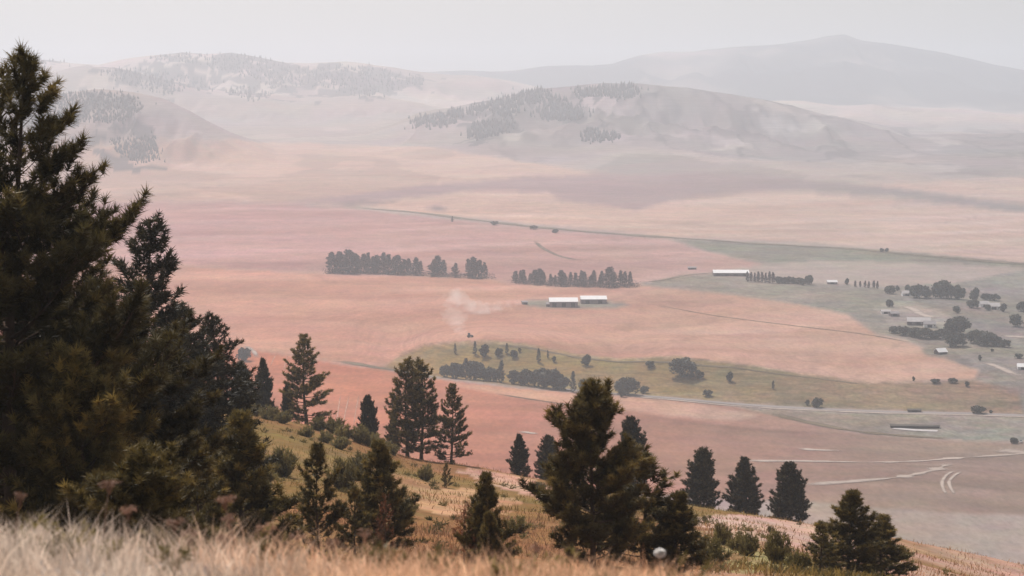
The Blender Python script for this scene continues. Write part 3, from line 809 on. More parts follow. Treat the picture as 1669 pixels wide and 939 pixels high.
proto('dense2', pine(43, 10.0, 2.6, .0, 150, .42, 26, .11, CONE, up=(-4, 50), gap=.0, dens=.95, yel=.25), 10.0, 2.6, M_barkd, M_fir)
for k in range(3):
    proto('wind%d' % k, pine(51 + k, 18.0, 3.9, [.04, .08, .03][k], 60, 1.1, 14, .26, [FULL, OPEN, CONE][k], up=(-5, 45), gap=.1, dens=.9, branch_sides=3, trunk_r=.33, yel=0), 18.0, 3.9, M_barkd, M_wind)
    proto('leafy%d' % k, broadleaf(61 + k, 10.0, [4.6, 5.4, 3.9][k], 38, 44, .8, .0), 10.0, [4.6, 5.4, 3.9][k], M_barkd, M_leaf)
    proto('shrub%d' % k, shrub(71 + k, 1.6, 1.0, 46, .34), 1.6, 1.0, M_barkd, M_shrub)
proto('spire', pine(58, 14.0, 2.6, .03, 46, .95, 12, .25, CONE, up=(-5, 45), gap=.1, dens=.9, branch_sides=3, trunk_r=.25, yel=0), 14.0, 2.6, M_barkd, M_leaf)
proto('deadpine', pine(19, 3.0, 1.1, .03, 26, .2, 10, .06, CONE, up=(0, 40), gap=.3, dens=.7), 3.0, 1.1, M_bark, M_deadl)

def plant(name, key, label, cat, px, Y=None, top=None, row=None, hill=None, height=None, fat=1.0, group=None, rz=None, seed=0, sink=0.0):
    """stands a tree on the ground; the height follows from the row its top reaches"""
    if Y is None:
        p = hit(px, row, hill)
    else:
        u = float(uw(px, top if top is not None else 700)[0])
        p = Vector((u * Y, Y, ground(u * Y, Y)))
    if height is None:
        height = float(wrow(top)) * p.y - p.z
    a, b, Ht, R = PROTO[key]
    s = height / Ht
    rs = random.Random(int(px * 7) * 31 + int((row or top) * 3) * 17 + sum(map(ord, key))) if rz is None else None
    e = empty(name, p - Vector((0, 0, sink)), rz if rz is not None else rs.uniform(0, 6.28), (s * fat, s * fat, s))
    tag(e, label, cat, group)
    names = ('stems', 'foliage') if key.startswith('shrub') else ('trunk', 'crown')
    obj(names[0], a, None, e); obj(names[1], b, None, e)
    return e

# the near hillside, left to right
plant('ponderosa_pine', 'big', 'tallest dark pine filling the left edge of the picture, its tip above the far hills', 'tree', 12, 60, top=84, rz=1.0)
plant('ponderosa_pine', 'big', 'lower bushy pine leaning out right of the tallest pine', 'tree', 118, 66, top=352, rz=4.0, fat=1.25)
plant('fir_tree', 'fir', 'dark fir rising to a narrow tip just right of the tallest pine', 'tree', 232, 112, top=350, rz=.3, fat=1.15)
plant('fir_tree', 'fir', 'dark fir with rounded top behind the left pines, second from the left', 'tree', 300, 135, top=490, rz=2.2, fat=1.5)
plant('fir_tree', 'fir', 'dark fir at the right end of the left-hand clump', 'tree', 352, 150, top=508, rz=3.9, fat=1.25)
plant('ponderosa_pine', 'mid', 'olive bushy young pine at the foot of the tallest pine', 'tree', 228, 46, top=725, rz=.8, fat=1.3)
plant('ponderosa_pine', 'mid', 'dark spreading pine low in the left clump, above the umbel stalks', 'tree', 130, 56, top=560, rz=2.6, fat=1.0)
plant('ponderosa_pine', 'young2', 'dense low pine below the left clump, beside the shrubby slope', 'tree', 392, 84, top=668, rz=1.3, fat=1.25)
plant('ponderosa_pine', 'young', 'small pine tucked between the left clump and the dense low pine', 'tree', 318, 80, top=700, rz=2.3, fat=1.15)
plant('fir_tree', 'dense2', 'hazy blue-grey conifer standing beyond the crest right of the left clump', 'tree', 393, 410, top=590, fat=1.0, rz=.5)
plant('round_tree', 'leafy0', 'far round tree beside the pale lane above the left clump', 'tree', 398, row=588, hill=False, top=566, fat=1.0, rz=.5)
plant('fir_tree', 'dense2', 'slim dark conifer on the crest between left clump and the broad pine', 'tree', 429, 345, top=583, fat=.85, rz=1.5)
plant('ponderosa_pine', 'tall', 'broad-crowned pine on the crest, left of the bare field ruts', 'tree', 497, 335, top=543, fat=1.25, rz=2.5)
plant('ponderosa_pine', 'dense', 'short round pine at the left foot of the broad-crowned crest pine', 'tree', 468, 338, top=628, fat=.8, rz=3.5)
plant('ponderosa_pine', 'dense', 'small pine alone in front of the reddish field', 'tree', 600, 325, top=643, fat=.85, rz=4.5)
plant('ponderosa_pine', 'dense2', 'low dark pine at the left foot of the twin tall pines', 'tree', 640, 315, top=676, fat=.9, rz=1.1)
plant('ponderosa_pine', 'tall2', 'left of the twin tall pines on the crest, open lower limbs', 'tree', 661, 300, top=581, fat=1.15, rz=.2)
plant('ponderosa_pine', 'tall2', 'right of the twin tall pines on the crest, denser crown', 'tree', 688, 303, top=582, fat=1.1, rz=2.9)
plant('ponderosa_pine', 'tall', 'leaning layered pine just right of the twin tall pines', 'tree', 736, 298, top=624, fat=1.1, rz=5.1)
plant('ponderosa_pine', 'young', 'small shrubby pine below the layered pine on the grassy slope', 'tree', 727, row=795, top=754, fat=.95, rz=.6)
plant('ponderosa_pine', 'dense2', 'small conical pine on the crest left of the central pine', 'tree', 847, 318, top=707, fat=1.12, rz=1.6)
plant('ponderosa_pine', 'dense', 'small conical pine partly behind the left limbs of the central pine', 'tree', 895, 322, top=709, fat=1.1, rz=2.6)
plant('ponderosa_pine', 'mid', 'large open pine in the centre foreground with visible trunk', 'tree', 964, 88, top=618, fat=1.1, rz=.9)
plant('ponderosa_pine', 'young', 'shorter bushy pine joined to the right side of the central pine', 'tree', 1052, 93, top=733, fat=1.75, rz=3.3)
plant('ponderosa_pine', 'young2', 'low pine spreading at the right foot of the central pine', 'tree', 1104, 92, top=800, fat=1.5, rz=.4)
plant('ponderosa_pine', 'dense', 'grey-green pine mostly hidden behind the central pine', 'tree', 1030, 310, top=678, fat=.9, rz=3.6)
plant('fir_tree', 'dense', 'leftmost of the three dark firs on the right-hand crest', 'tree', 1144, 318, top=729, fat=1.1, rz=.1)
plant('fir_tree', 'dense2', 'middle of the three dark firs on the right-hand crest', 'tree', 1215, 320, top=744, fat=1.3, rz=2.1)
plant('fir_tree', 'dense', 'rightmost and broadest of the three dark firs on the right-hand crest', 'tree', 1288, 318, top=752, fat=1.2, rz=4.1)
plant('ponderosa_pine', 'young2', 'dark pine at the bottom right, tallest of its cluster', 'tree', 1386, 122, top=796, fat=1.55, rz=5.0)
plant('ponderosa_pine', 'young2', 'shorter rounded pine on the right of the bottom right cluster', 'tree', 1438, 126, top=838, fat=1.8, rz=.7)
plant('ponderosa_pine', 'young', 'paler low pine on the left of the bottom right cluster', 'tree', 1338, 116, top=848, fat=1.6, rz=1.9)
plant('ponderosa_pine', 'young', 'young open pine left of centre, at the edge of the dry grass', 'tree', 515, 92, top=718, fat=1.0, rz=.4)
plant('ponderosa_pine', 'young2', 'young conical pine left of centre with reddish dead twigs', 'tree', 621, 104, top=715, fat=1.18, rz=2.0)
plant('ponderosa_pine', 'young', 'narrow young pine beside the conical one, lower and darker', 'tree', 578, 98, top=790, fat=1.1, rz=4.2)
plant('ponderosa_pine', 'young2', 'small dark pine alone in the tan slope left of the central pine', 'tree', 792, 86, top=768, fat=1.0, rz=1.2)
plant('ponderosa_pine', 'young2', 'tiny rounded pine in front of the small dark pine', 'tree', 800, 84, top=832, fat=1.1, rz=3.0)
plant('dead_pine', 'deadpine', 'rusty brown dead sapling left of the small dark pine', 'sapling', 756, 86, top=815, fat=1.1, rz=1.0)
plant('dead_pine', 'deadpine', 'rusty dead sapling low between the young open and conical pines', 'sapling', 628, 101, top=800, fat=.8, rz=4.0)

# shrubs on the slope
ORD = ['first', 'second', 'third', 'fourth', 'fifth', 'sixth', 'seventh', 'eighth', 'ninth', 'tenth', 'eleventh', 'twelfth', 'thirteenth', 'fourteenth', 'fifteenth',
       'sixteenth', 'seventeenth', 'eighteenth', 'nineteenth', 'twentieth', 'twenty-first', 'twenty-second', 'twenty-third', 'twenty-fourth', 'twenty-fifth', 'twenty-sixth', 'twenty-seventh', 'twenty-eighth']
thk = 'shrubs of the crest thicket'
rs_ = random.Random(5)
for k, (px, row, h, f) in enumerate([(415, 678, 2.0, 1.2), (440, 684, 2.3, 1.3), (462, 690, 2.0, 1.2), (520, 702, 2.2, 1.3), (545, 707, 2.9, 1.0), (562, 716, 2.4, 1.1), (585, 722, 2.8, 1.0), (604, 728, 2.4, 1.2), (622, 736, 2.2, 1.2), (640, 742, 1.8, 1.2), (500, 712, 1.6, 1.3), (530, 722, 1.8, 1.2), (556, 732, 1.8, 1.3)]):
    plant('shrub', 'shrub%d' % (k % 3), '%s shrub from the left in the olive thicket along the crest' % ORD[[415, 440, 462, 500, 520, 530, 545, 556, 562, 585, 604, 622, 640].index(px)], 'shrub', px, row=row, height=h, fat=f, group=thk)
for k, (px, row, h, f, lab) in enumerate([
    (462, 778, 3.0, .9, 'brown upright shrub right of the dense low pine'),
    (425, 790, 2.0, 1.1, 'low shrub against the right side of the dense low pine'),
    (695, 784, 2.2, .9, 'thin pale shrub left of the small shrubby pine'),
    (560, 800, 3.0, .8, 'brown shrub between the two young pines left of centre'),
    (590, 770, 2.6, 1.0, 'brown shrub behind the young conical pine'),
    (1175, 888, 1.9, .8, 'dark small shrub below the three firs'),
    (1160, 926, 2.0, 1.0, 'low shrub at the right foot of the central pine'),
    (1205, 898, 1.5, 1.0, 'small shrub right of the dark small one below the firs'),
    (1222, 906, 1.7, .8, 'olive shrub on the green patch below the three firs'),
    (1268, 918, 2.4, .7, 'spindly shrub left of the bottom right pine cluster'),
    (1256, 868, 1.0, .8, 'tiny shrub on the bare pink slope under the three firs'),
    (1148, 850, .9, .8, 'tiny tuft of brush under the leftmost of three firs'),
    (880, 800, 1.3, 1.6, 'flat dark brush between the two small conical crest pines'),
    (1300, 930, 1.4, 1.0, 'small shrub at the left edge of the bottom right cluster'),
    (660, 842, 1.6, 1.2, 'low shrub at the right foot of the young conical pine'),
    (845, 868, 1.4, 1.2, 'low brown shrub right of the small dark pine'),
    (1085, 905, 1.4, 1.2, 'dim low shrub in the grass under the central pine')]):
    plant('shrub', 'shrub%d' % (k % 3), lab, 'shrub', px, row=row, height=h, fat=f)

# ------------------------------------------------------------------ valley trees
def baseL(x): return float(np.interp(x, [530, 600, 700, 800], [444, 444, 449, 453]))
def baseR(x): return float(np.interp(x, [830, 900, 1000, 1040], [459, 465, 467, 466]))
LW = [(541, 410), (548, 412), (556, 410), (563, 411), (569, 406), (577, 414), (585, 415), (592, 411), (600, 412), (608, 414), (616, 415), (624, 413), (633, 414), (640, 416), (650, 416), (658, 419), (666, 421), (676, 421), (687, 425), (705, 421), (713, 417), (721, 420), (744, 428), (763, 423), (771, 418), (778, 421), (792, 428)]
for k, (x, t) in enumerate(LW):
    plant('windbreak_tree', 'wind%d' % [0, 2, 1, 0, 1, 2, 0][k % 7], '%s tree from the left in the long windbreak left of the barns' % ORD[k], 'tree', x + [0, 2, -2, 1][k % 4], row=baseL(x) + [0, -1.5, .8, -.7, 1.2][k % 5], top=t + [0, 2, -1, 3, 0, -2][k % 6], fat=[1.6, 1.2, 1.45, 1.05, 1.7][k % 5], group='trees of the left windbreak')
RW = [(840, 441), (847, 438), (855, 440), (863, 442), (872, 439), (879, 439), (888, 442), (897, 446), (905, 446), (913, 441), (921, 441), (929, 443), (938, 446), (946, 439), (953, 442), (962, 446), (968, 441), (977, 444), (983, 441), (992, 436), (1000, 442), (1010, 440), (1020, 440), (1026, 443)]
for k, (x, t) in enumerate(RW):
    plant('windbreak_tree', 'wind%d' % [1, 0, 2, 0, 1][k % 5], '%s tree from the left in the windbreak behind the two barns' % ORD[k], 'tree', x + [0, 1.5, -2, 1][k % 4], row=baseR(x) + [0, -1.5, .8, -.7, 1.2][k % 5], top=t + [0, 2, -1, 3, 0, -2, 1][k % 7], fat=[1.5, 1.1, 1.35, 1.0, 1.6][k % 5], group='trees of the right windbreak')
def undergrowth(name, x0, x1, base, n, seed, label):
    rs = np.random.RandomState(seed); P = []; C = []
    for k in range(n):
        x = rs.uniform(x0, x1); p = hit(x, base(x) + rs.uniform(-2, 3.0), False)
        c = np.array(p); r = rs.uniform(1.8, 4.0)
        P.append(c + rnd_unit(rs, 26) * r * [1.2, 1.2, .8] + [0, 0, r * .5]); C.append(np.full(26, rs.uniform(.6, 1.2)))
    P = np.concatenate(P); C = np.concatenate(C); m = len(P)
    A = rnd_unit(rs, m); B = np.cross(A, rnd_unit(rs, m))
    V = np.stack([P - A * .7, P + B * .6, P + A * .7], 1).reshape(-1, 3)
    tag(obj(name, mesh_np(name, V, np.arange(m * 3).reshape(-1, 3), np.repeat(C[:, None] * np.ones((1, 3)), 3, 0)), M_wind), label, 'undergrowth', kind='stuff')
undergrowth('undergrowth', 530, 806, baseL, 300, 5, 'dark undergrowth along the foot of the long left windbreak')
undergrowth('undergrowth', 833, 1040, baseR, 280, 6, 'dark undergrowth along the foot of the windbreak behind the barns')

VT = [  # kind, px, base row, top row, fat, label
 ('spire', 742, 577, 559, .9, 'small conifer at the upper left of the green bluff'),
 ('spire', 774, 579, 556, 1.0, 'pointed conifer high on the bluff below the tractor'),
 ('leafy2', 789, 582, 560, .9, 'dark tree right beside the pointed conifer on the bluff'),
 ('leafy0', 813, 581, 567, .9, 'low bushy tree mid-slope on the bluff'),
 ('spire', 826, 577, 559, 1.0, 'small conifer behind the low bushy tree on the bluff'),
 ('leafy0', 838, 583, 570, .9, 'dark bush right of the bushy tree on the bluff'),
 ('leafy2', 847, 574, 567, 1.0, 'tiny bush near the bluff edge above the others'),
 ('spire', 878, 591, 567, .9, 'leaning slim conifer at the middle of the bluff'),
 ('spire', 893, 584, 570, .9, 'short conifer right of the leaning slim one'),
 ('leafy2', 903, 590, 580, .9, 'pale bush below the short conifer on the bluff'),
 ('leafy1', 728, 615, 594, .9, 'left end tree of the dark grove at the bluff foot'),
 ('leafy0', 744, 617, 590, .9, 'second tree of the dark grove at the bluff foot'),
 ('spire', 759, 618, 583, 1.2, 'pointed tree rising from the left of the grove'),
 ('leafy0', 775, 619, 587, 1.0, 'tall round tree of the grove below the bluff'),
 ('leafy1', 793, 621, 597, 1.0, 'round tree right of the tall one in the grove'),
 ('leafy1', 808, 622, 600, .8, 'low round tree left of the grove spire'),
 ('spire', 817, 624, 586, 1.0, 'tall dark spire standing in the middle of the grove'),
 ('leafy2', 838, 626, 602, 1.1, 'rounded tree just right of the grove spire'),
 ('leafy0', 856, 628, 601, .9, 'broad tree in the right half of the grove'),
 ('leafy1', 872, 630, 603, .9, 'grey-green tree in the right half of the grove'),
 ('leafy2', 887, 632, 599, 1.1, 'tallest round tree of the grove right half'),
 ('leafy0', 902, 634, 600, .9, 'full round tree near the right end of the grove'),
 ('leafy1', 916, 636, 612, .8, 'last low tree at the right end of the grove'),
 ('spire', 934, 639, 604, 1.0, 'lone dark spire right of the grove at the road'),
 ('leafy1', 955, 638, 617, 1.0, 'pale tree half behind the central pine top, on its left'),
 ('leafy1', 1022, 643, 614, 1.15, 'large round tree right of the central pine top'),
 ('leafy2', 1014, 647, 630, .9, 'small tree in front of the large round one by the road'),
 ('leafy0', 1050, 641, 629, 1.2, 'low bush right of the large round tree by the road'),
 ('leafy1', 1060, 599, 588, 1.2, 'flat bush on the bluff left of the big dark tree'),
 ('leafy2', 955, 596, 577, 1.0, 'faint bush on the upper bluff slope above the pine top'),
 ('leafy1', 1113, 612, 583, 1.25, 'big dark round tree high on the bluff'),
 ('leafy2', 1140, 617, 602, 1.1, 'bush below right of the big dark round tree'),
 ('leafy0', 1127, 616, 607, 1.0, 'small bush just under the big dark round tree'),
 ('leafy2', 1189, 622, 605, .8, 'upright bush alone on the mid bluff'),
 ('spire', 1260, 634, 620, 1.1, 'small conifer alone on the right part of the bluff'),
 ('leafy1', 1153, 646, 635, 1.2, 'dark bush at the roadside below the big round tree'),
 ('leafy2', 1316, 661, 651, .9, 'left of two dark roadside bushes'),
 ('leafy0', 1332, 664, 648, 1.1, 'right and larger of two dark roadside bushes'),
 ('leafy1', 1594, 674, 661, 1.5, 'low round bush at the road near the right edge'),
 ('leafy2', 1615, 674, 668, 1.2, 'smaller bush just right of the low round roadside bush'),
 ('leafy2', 1489, 621, 613, .7, 'thin bush at the bluff edge near the field tip'),
 ('leafy1', 1525, 625, 617, 1.6, 'left of the low bushes under the field tip'),
 ('leafy1', 1553, 624, 616, 1.6, 'middle of the low bushes under the field tip'),
 ('leafy2', 1576, 630, 621, 1.0, 'right of the low bushes under the field tip'),
 ('leafy0', 1300, 463, 452, 1.3, 'low tree at the right end of the shed row'),
 ('leafy2', 1308, 465, 453, 1.0, 'dark tree right of the shed row, left of a pair'),
 ('leafy0', 1318, 464, 448, .9, 'dark tree right of the shed row, right of a pair'),
 ('leafy2', 1380, 464, 453, .8, 'lone small tree between shed row and village'),
 ('leafy0', 1450, 479, 465, 1.3, 'wide dark bush at the left of the village'),
 ('leafy2', 1463, 474, 465, .9, 'small tree touching the wide dark village bush'),
 ('leafy0', 1450, 500, 488, 1.0, 'square dark bush below the wide village bush'),
 ('leafy2', 1481, 480, 463, .9, 'narrow tree left of the broad village tree'),
 ('leafy1', 1498, 486, 463, 1.15, 'broad spreading tree in the upper village'),
 ('leafy0', 1510, 485, 470, 1.0, 'lower tree at the right side of the broad village tree'),
 ('leafy0', 1535, 486, 456, 1.05, 'tallest pale tree of the upper village'),
 ('leafy1', 1550, 487, 464, 1.0, 'round tree right of the tallest village tree'),
 ('leafy2', 1563, 488, 463, .9, 'thin topped tree right of the round village tree'),
 ('leafy2', 1588, 491, 468, .8, 'slim poplar-like tree above the white houses'),
 ('leafy1', 1586, 502, 488, 1.2, 'dark bush below the slim poplar-like tree'),
 ('leafy1', 1607, 489, 478, 1.4, 'left half of the flat-topped hedge on the village hill'),
 ('leafy1', 1621, 490, 479, 1.4, 'right half of the flat-topped hedge on the village hill'),
 ('leafy2', 1635, 508, 494, 1.0, 'dark tree right of the white houses'),
 ('leafy0', 1610, 506, 496, 1.0, 'dark shrubbery between the two white houses'),
 ('leafy0', 1559, 510, 498, 1.0, 'small round tree alone above the big village tree'),
 ('leafy0', 1655, 532, 511, .95, 'dark oval tree near the right edge of the village'),
 ('leafy1', 1668, 508, 491, 1.1, 'tree cut by the right edge above the village'),
 ('leafy0', 1560, 546, 515, 1.25, 'big dark dome-shaped tree in the lower village'),
 ('leafy1', 1558, 565, 541, 1.25, 'round dark tree in front of the dome-shaped village tree'),
 ('leafy1', 1538, 551, 535, 1.2, 'dark bush left of the dome-shaped village tree'),
 ('leafy0', 1456, 543, 531, 1.3, 'left tip of the dark hedge below the farmhouse'),
 ('leafy1', 1472, 546, 531, 1.3, 'second bush of the dark hedge below the farmhouse'),
 ('leafy0', 1490, 549, 533, 1.3, 'third bush of the dark hedge below the farmhouse'),
 ('leafy1', 1507, 552, 534, 1.3, 'fourth bush of the dark hedge below the farmhouse'),
 ('leafy0', 1525, 553, 538, 1.2, 'right tip of the dark hedge below the farmhouse'),
 ('leafy0', 1587, 559, 537, 1.1, 'dark tree right of the dome-shaped village tree'),
 ('leafy1', 1605, 563, 539, 1.2, 'broad dark tree at the right of the lower village'),
 ('leafy0', 1622, 564, 547, 1.4, 'low dark tree right of the broad one'),
 ('leafy1', 1638, 566, 553, 1.2, 'last dark bush at the right of the lower village'),
 ('leafy1', 1660, 584, 576, 1.4, 'dark bush at the right edge below the village'),
 ('leafy2', 1597, 588, 578, .7, 'tiny bush right of the little white shed'),
 ('leafy2', 1617, 573, 568, 1.4, 'small bush on the pasture under the lower village'),
 ('spire', 737, 362, 352, 1.3, 'leftmost dark speck tree on the far upland road'),
 ('leafy1', 806, 367, 360, 1.6, 'second speck tree along the far upland road'),
 ('leafy1', 870, 374, 367, 1.6, 'third speck tree along the far upland road'),
 ('leafy0', 905, 380, 373, 1.4, 'rightmost speck tree along the far upland road'),
 ('leafy2', 1437, 411, 404, 1.2, 'left of two tiny trees on the far right strip'),
 ('leafy2', 1445, 411, 404, 1.2, 'right of two tiny trees on the far right strip'),
]
for kd, x, b, t, f, lab in VT:
    nm = 'conifer' if kd == 'spire' else ('bush' if (b - t) < 15 else 'broadleaf_tree')
    plant(nm, kd, lab, 'bush' if nm == 'bush' else 'tree', x, row=b, top=t, fat=f, group='scattered valley trees')
for k, x in enumerate([1218, 1224, 1230, 1236, 1242, 1248, 1254, 1260]):
    plant('conifer', 'wind%d' % (k % 3), '%s conifer from the left in the row touching the long white-roofed shed' % ORD[k], 'tree', x, row=459 + k * .4, top=442 + (k % 3), fat=.95, group='row beside the long shed')
for k, x in enumerate([1270, 1277, 1284, 1291]):
    plant('bush', 'leafy%d' % (k % 3), '%s low bush from the left after the conifer row by the long shed' % ORD[k], 'bush', x, row=462, top=450 + k % 2, fat=1.2, group='bushes beside the shed row')
for k, x in enumerate([1394, 1402, 1410, 1416, 1424, 1430]):
    plant('conifer', 'wind%d' % (k % 3), '%s tree from the left in the short row left of the village' % ORD[k], 'tree', x, row=468 + k * .5, top=457 + k % 2, fat=1.1, group='short row left of the village')

# forest on the far hills: a mass of small conifers
def forest(polys, n, hmin, hmax, seed, label):
    rs = np.random.RandomState(seed)
    Vs, Fs, Cs, nn = [], [], [], 0
    for q in polys:
        q = np.array(q, float)
        area = abs(np.dot(q[:, 0], np.roll(q[:, 1], 1)) - np.dot(q[:, 1], np.roll(q[:, 0], 1))) / 2
        cnt = int(n * area / 1500)
        cx = rs.uniform(q[:, 0].min(), q[:, 0].max(), cnt * 6); cy = rs.uniform(q[:, 1].min(), q[:, 1].max(), cnt * 6)
        ok = inside(q, cx, cy)
        for x, y in zip(cx[ok][:cnt], cy[ok][:cnt]):
            if rs.rand() < .35: x += rs.normal(0, 9); y += rs.normal(0, 3.5)
            p = hit(x, y, False)
            if p.y > 12500: continue
            h = rs.uniform(hmin, hmax); r = h * rs.uniform(.16, .26)
            a = np.arange(6) * math.pi / 3 + rs.rand()
            rr = r * rs.uniform(.7, 1.2, 6)
            low = np.stack([p.x + np.cos(a) * rr, p.y + np.sin(a) * rr, np.full(6, p.z + h * .08)], 1)
            mid = np.stack([p.x + np.cos(a + .4) * rr * .62, p.y + np.sin(a + .4) * rr * .62, p.z + h * rs.uniform(.45, .6, 6)], 1)
            top = np.array([[p.x + rs.normal(0, .05 * h), p.y, p.z + h]]); bot = np.array([[p.x, p.y, p.z - 2]])
            Vs.append(np.concatenate([low, mid, top, bot]))
            F = []
            for i in range(6):
                j = (i + 1) % 6
                F += [(i, j, 6 + j), (i, 6 + j, 6 + i), (6 + i, 6 + j, 12), (j, i, 13)]
            Fs.append(np.array(F) + nn); nn += 14
            Cs.append(np.tile(rs.uniform(.6, 1.3) * np.ones(3), (14, 1)))
    tag(obj('distant_forest', mesh_np('distant_forest', np.concatenate(Vs), np.concatenate(Fs), np.concatenate(Cs)), M_forest), label, 'forest', kind='stuff')
forest(FOREST_PATCH[:5], 240, 8, 17, 1, 'dark forest on the shoulder of the middle knoll')
forest(FOREST_PATCH[5:9], 95, 8, 16, 2, 'faint forest patches on the far left hills')
forest(FOREST_PATCH[9:], 190, 5, 10, 3, 'hazy trees on the low dome-shaped hill behind the tallest pine')

# ------------------------------------------------------------------ buildings and vehicles in the valley
def shed(name, label, px, row, length, depth, eave, ridge_h, rz, wallm, roofm, doors=2, cat='barn', group=None, windows=0):
    p = hit(px, row, False)
    e = empty(name, p, math.radians(rz)); tag(e, label, cat, group)
    L, Dp = length / 2, depth / 2
    w = MB(); w.prism([(-Dp, -1.5), (Dp, -1.5), (Dp, eave), (0, ridge_h - .15), (-Dp, eave)], -L, L); w.build('wall', wallm, e)
    for s in (-1, 1):
        r = MB(); ov = .6
        sl = (ridge_h - eave) / Dp
        r.prism([(s * (Dp + ov), eave - ov * sl + .05), (0, ridge_h), (0, ridge_h + .22), (s * (Dp + ov), eave - ov * sl + .27)][::s], -L - .5, L + .5)
        r.build('roof', roofm, e)
    for k in range(doors):
        d = MB(); x = -L + length * (k + .5) / doors
        d.box((x - 2.0, -Dp - .12, 0), (x + 2.0, -Dp + .05, eave * .78)); d.build('door', M_dark, e)
    for k in range(windows):
        x = -L + length * (k + .5) / windows + (1.8 if doors else 0)
        f = MB(); f.box((x - .75, -Dp - .1, 1.0), (x + .75, -Dp + .05, 2.3)); fo = f.build('window', M_white, e)
        g = MB(); g.box((x - .6, -Dp - .14, 1.12), (x + .6, -Dp - .08, 2.18)); g.build('pane', M_glass, fo)
    return e
shed('barn', 'left white-roofed barn in the middle of the salmon field', 918, 499, 27, 20, 5.2, 8.2, 1.5, M_wall, M_roofw, 3)
shed('barn', 'right white-roofed barn set slightly behind the other', 967, 493.5, 25, 17, 4.2, 6.8, 1.5, M_wall, M_roofw, 2)
shed('lean_to', 'low grey lean-to at the left side of the left barn', 897, 499.5, 8, 7, 2.6, 4.0, 1.5, M_walld, M_roofg, 1, 'shed')
shed('farm_shed', 'small dark shed at the left end of the farmyard', 855, 496, 5, 5, 2.3, 3.3, 10, M_walld, M_roofg, 1, 'shed')
shed('long_shed', 'long low white-roofed shed left of the conifer row', 1191, 449, 38, 18, 3.4, 6.0, -2, M_walld, M_roofw, 4, 'shed')
shed('field_shed', 'tiny dark shed on the track left of the long shed', 1128, 439, 9, 5, 2.0, 3.0, 0, M_walld, M_roofg, 1, 'shed')
shed('roadside_shed', 'very long low dark shelter above a pale strip below the road at right', 1491, 697.5, 32, 4, 1.6, 2.2, -5, M_dark, M_verge_roof, 0, 'shed')
shed('white_shed', 'little white-roofed shed at the tip of the salmon field', 1533, 577, 8, 7, 2.2, 4.6, 20, M_walld, M_roofw, 1, 'shed')
shed('farmhouse', 'long grey farmhouse behind the dark village hedge', 1497, 529, 20, 10, 3.2, 6.2, -8, M_walld, M_roofd, 1, 'house', None, 3)
shed('house', 'white house left of the village tree beside the hedge end', 1515, 533, 10, 8, 3.0, 5.4, -8, M_white, M_roofg, 1, 'house', None, 2)
shed('outbuilding', 'small grey outbuilding above the farmhouse', 1457, 515, 8, 6, 2.6, 4.2, 12, M_wall, M_roofg, 1, 'shed')
shed('outbuilding', 'pale outbuilding left of the small grey one', 1443, 511, 8, 5, 2.2, 3.4, 5, M_white, M_roofd, 1, 'shed')
shed('house', 'left of the two white houses on the village hill', 1603, 500, 9, 7, 3.0, 5.4, 15, M_white, M_roofd, 1, 'house', None, 2)
shed('house', 'right of the two white houses on the village hill', 1620, 504, 10, 8, 3.2, 6.0, -12, M_white, M_roofd, 1, 'house', None, 2)
shed('house', 'pale house under the broad upper village tree', 1477, 482, 9, 7, 2.8, 5.0, 5, M_white, M_roofd, 1, 'house', None, 2)
shed('outbuilding', 'faint grey shed on the slope between shed row and village', 1356, 463, 10, 6, 2.4, 4.0, 0, M_wall, M_roofw, 1, 'shed')
shed('white_shed', 'white shed cut by the right edge below the village', 1668, 602, 9, 7, 2.4, 4.4, -10, M_white, M_roofw, 1, 'shed')
shed('culvert_shed', 'flat dark shed on the road verge right of the bluff', 1490, 671.5, 9, 4, 1.6, 2.2, -2, M_walld, M_verge_roof, 1, 'shed')

def car(name, label, px, row, rz, paint):
    p = hit(px, row, False); e = empty(name, p + Vector((0, 0, .4)), math.radians(rz)); tag(e, label, 'car')
    b = MB(); b.prism([(-.85, .35), (.85, .35), (.88, .95), (-.88, .95)], -2.2, 2.2); b.build('body', paint, e)
    c = MB(); c.add([(-1.5, -.8, .95), (1.2, -.8, .95), (1.2, .8, .95), (-1.5, .8, .95), (-1.0, -.68, 1.5), (.6, -.68, 1.5), (.6, .68, 1.5), (-1.0, .68, 1.5)],
                    [(4, 5, 6, 7), (0, 1, 5, 4), (1, 2, 6, 5), (2, 3, 7, 6), (3, 0, 4, 7)]); c.build('cabin', M_glass, e)
    for sx in (-1.35, 1.35):
        for sy in (-.82, .82):
            w = MB(); w.cyl((sx, sy, .33), .33, .22, 'y'); w.build('wheel', M_tyre, e)
car('parked_car', 'small white car parked at the lower right edge', 1664, 722, 70, M_white)
plant('bush', 'leafy0', 'dark bush beside the white car at the lower right edge', 'bush', 1653, row=723, top=713, fat=1.3)

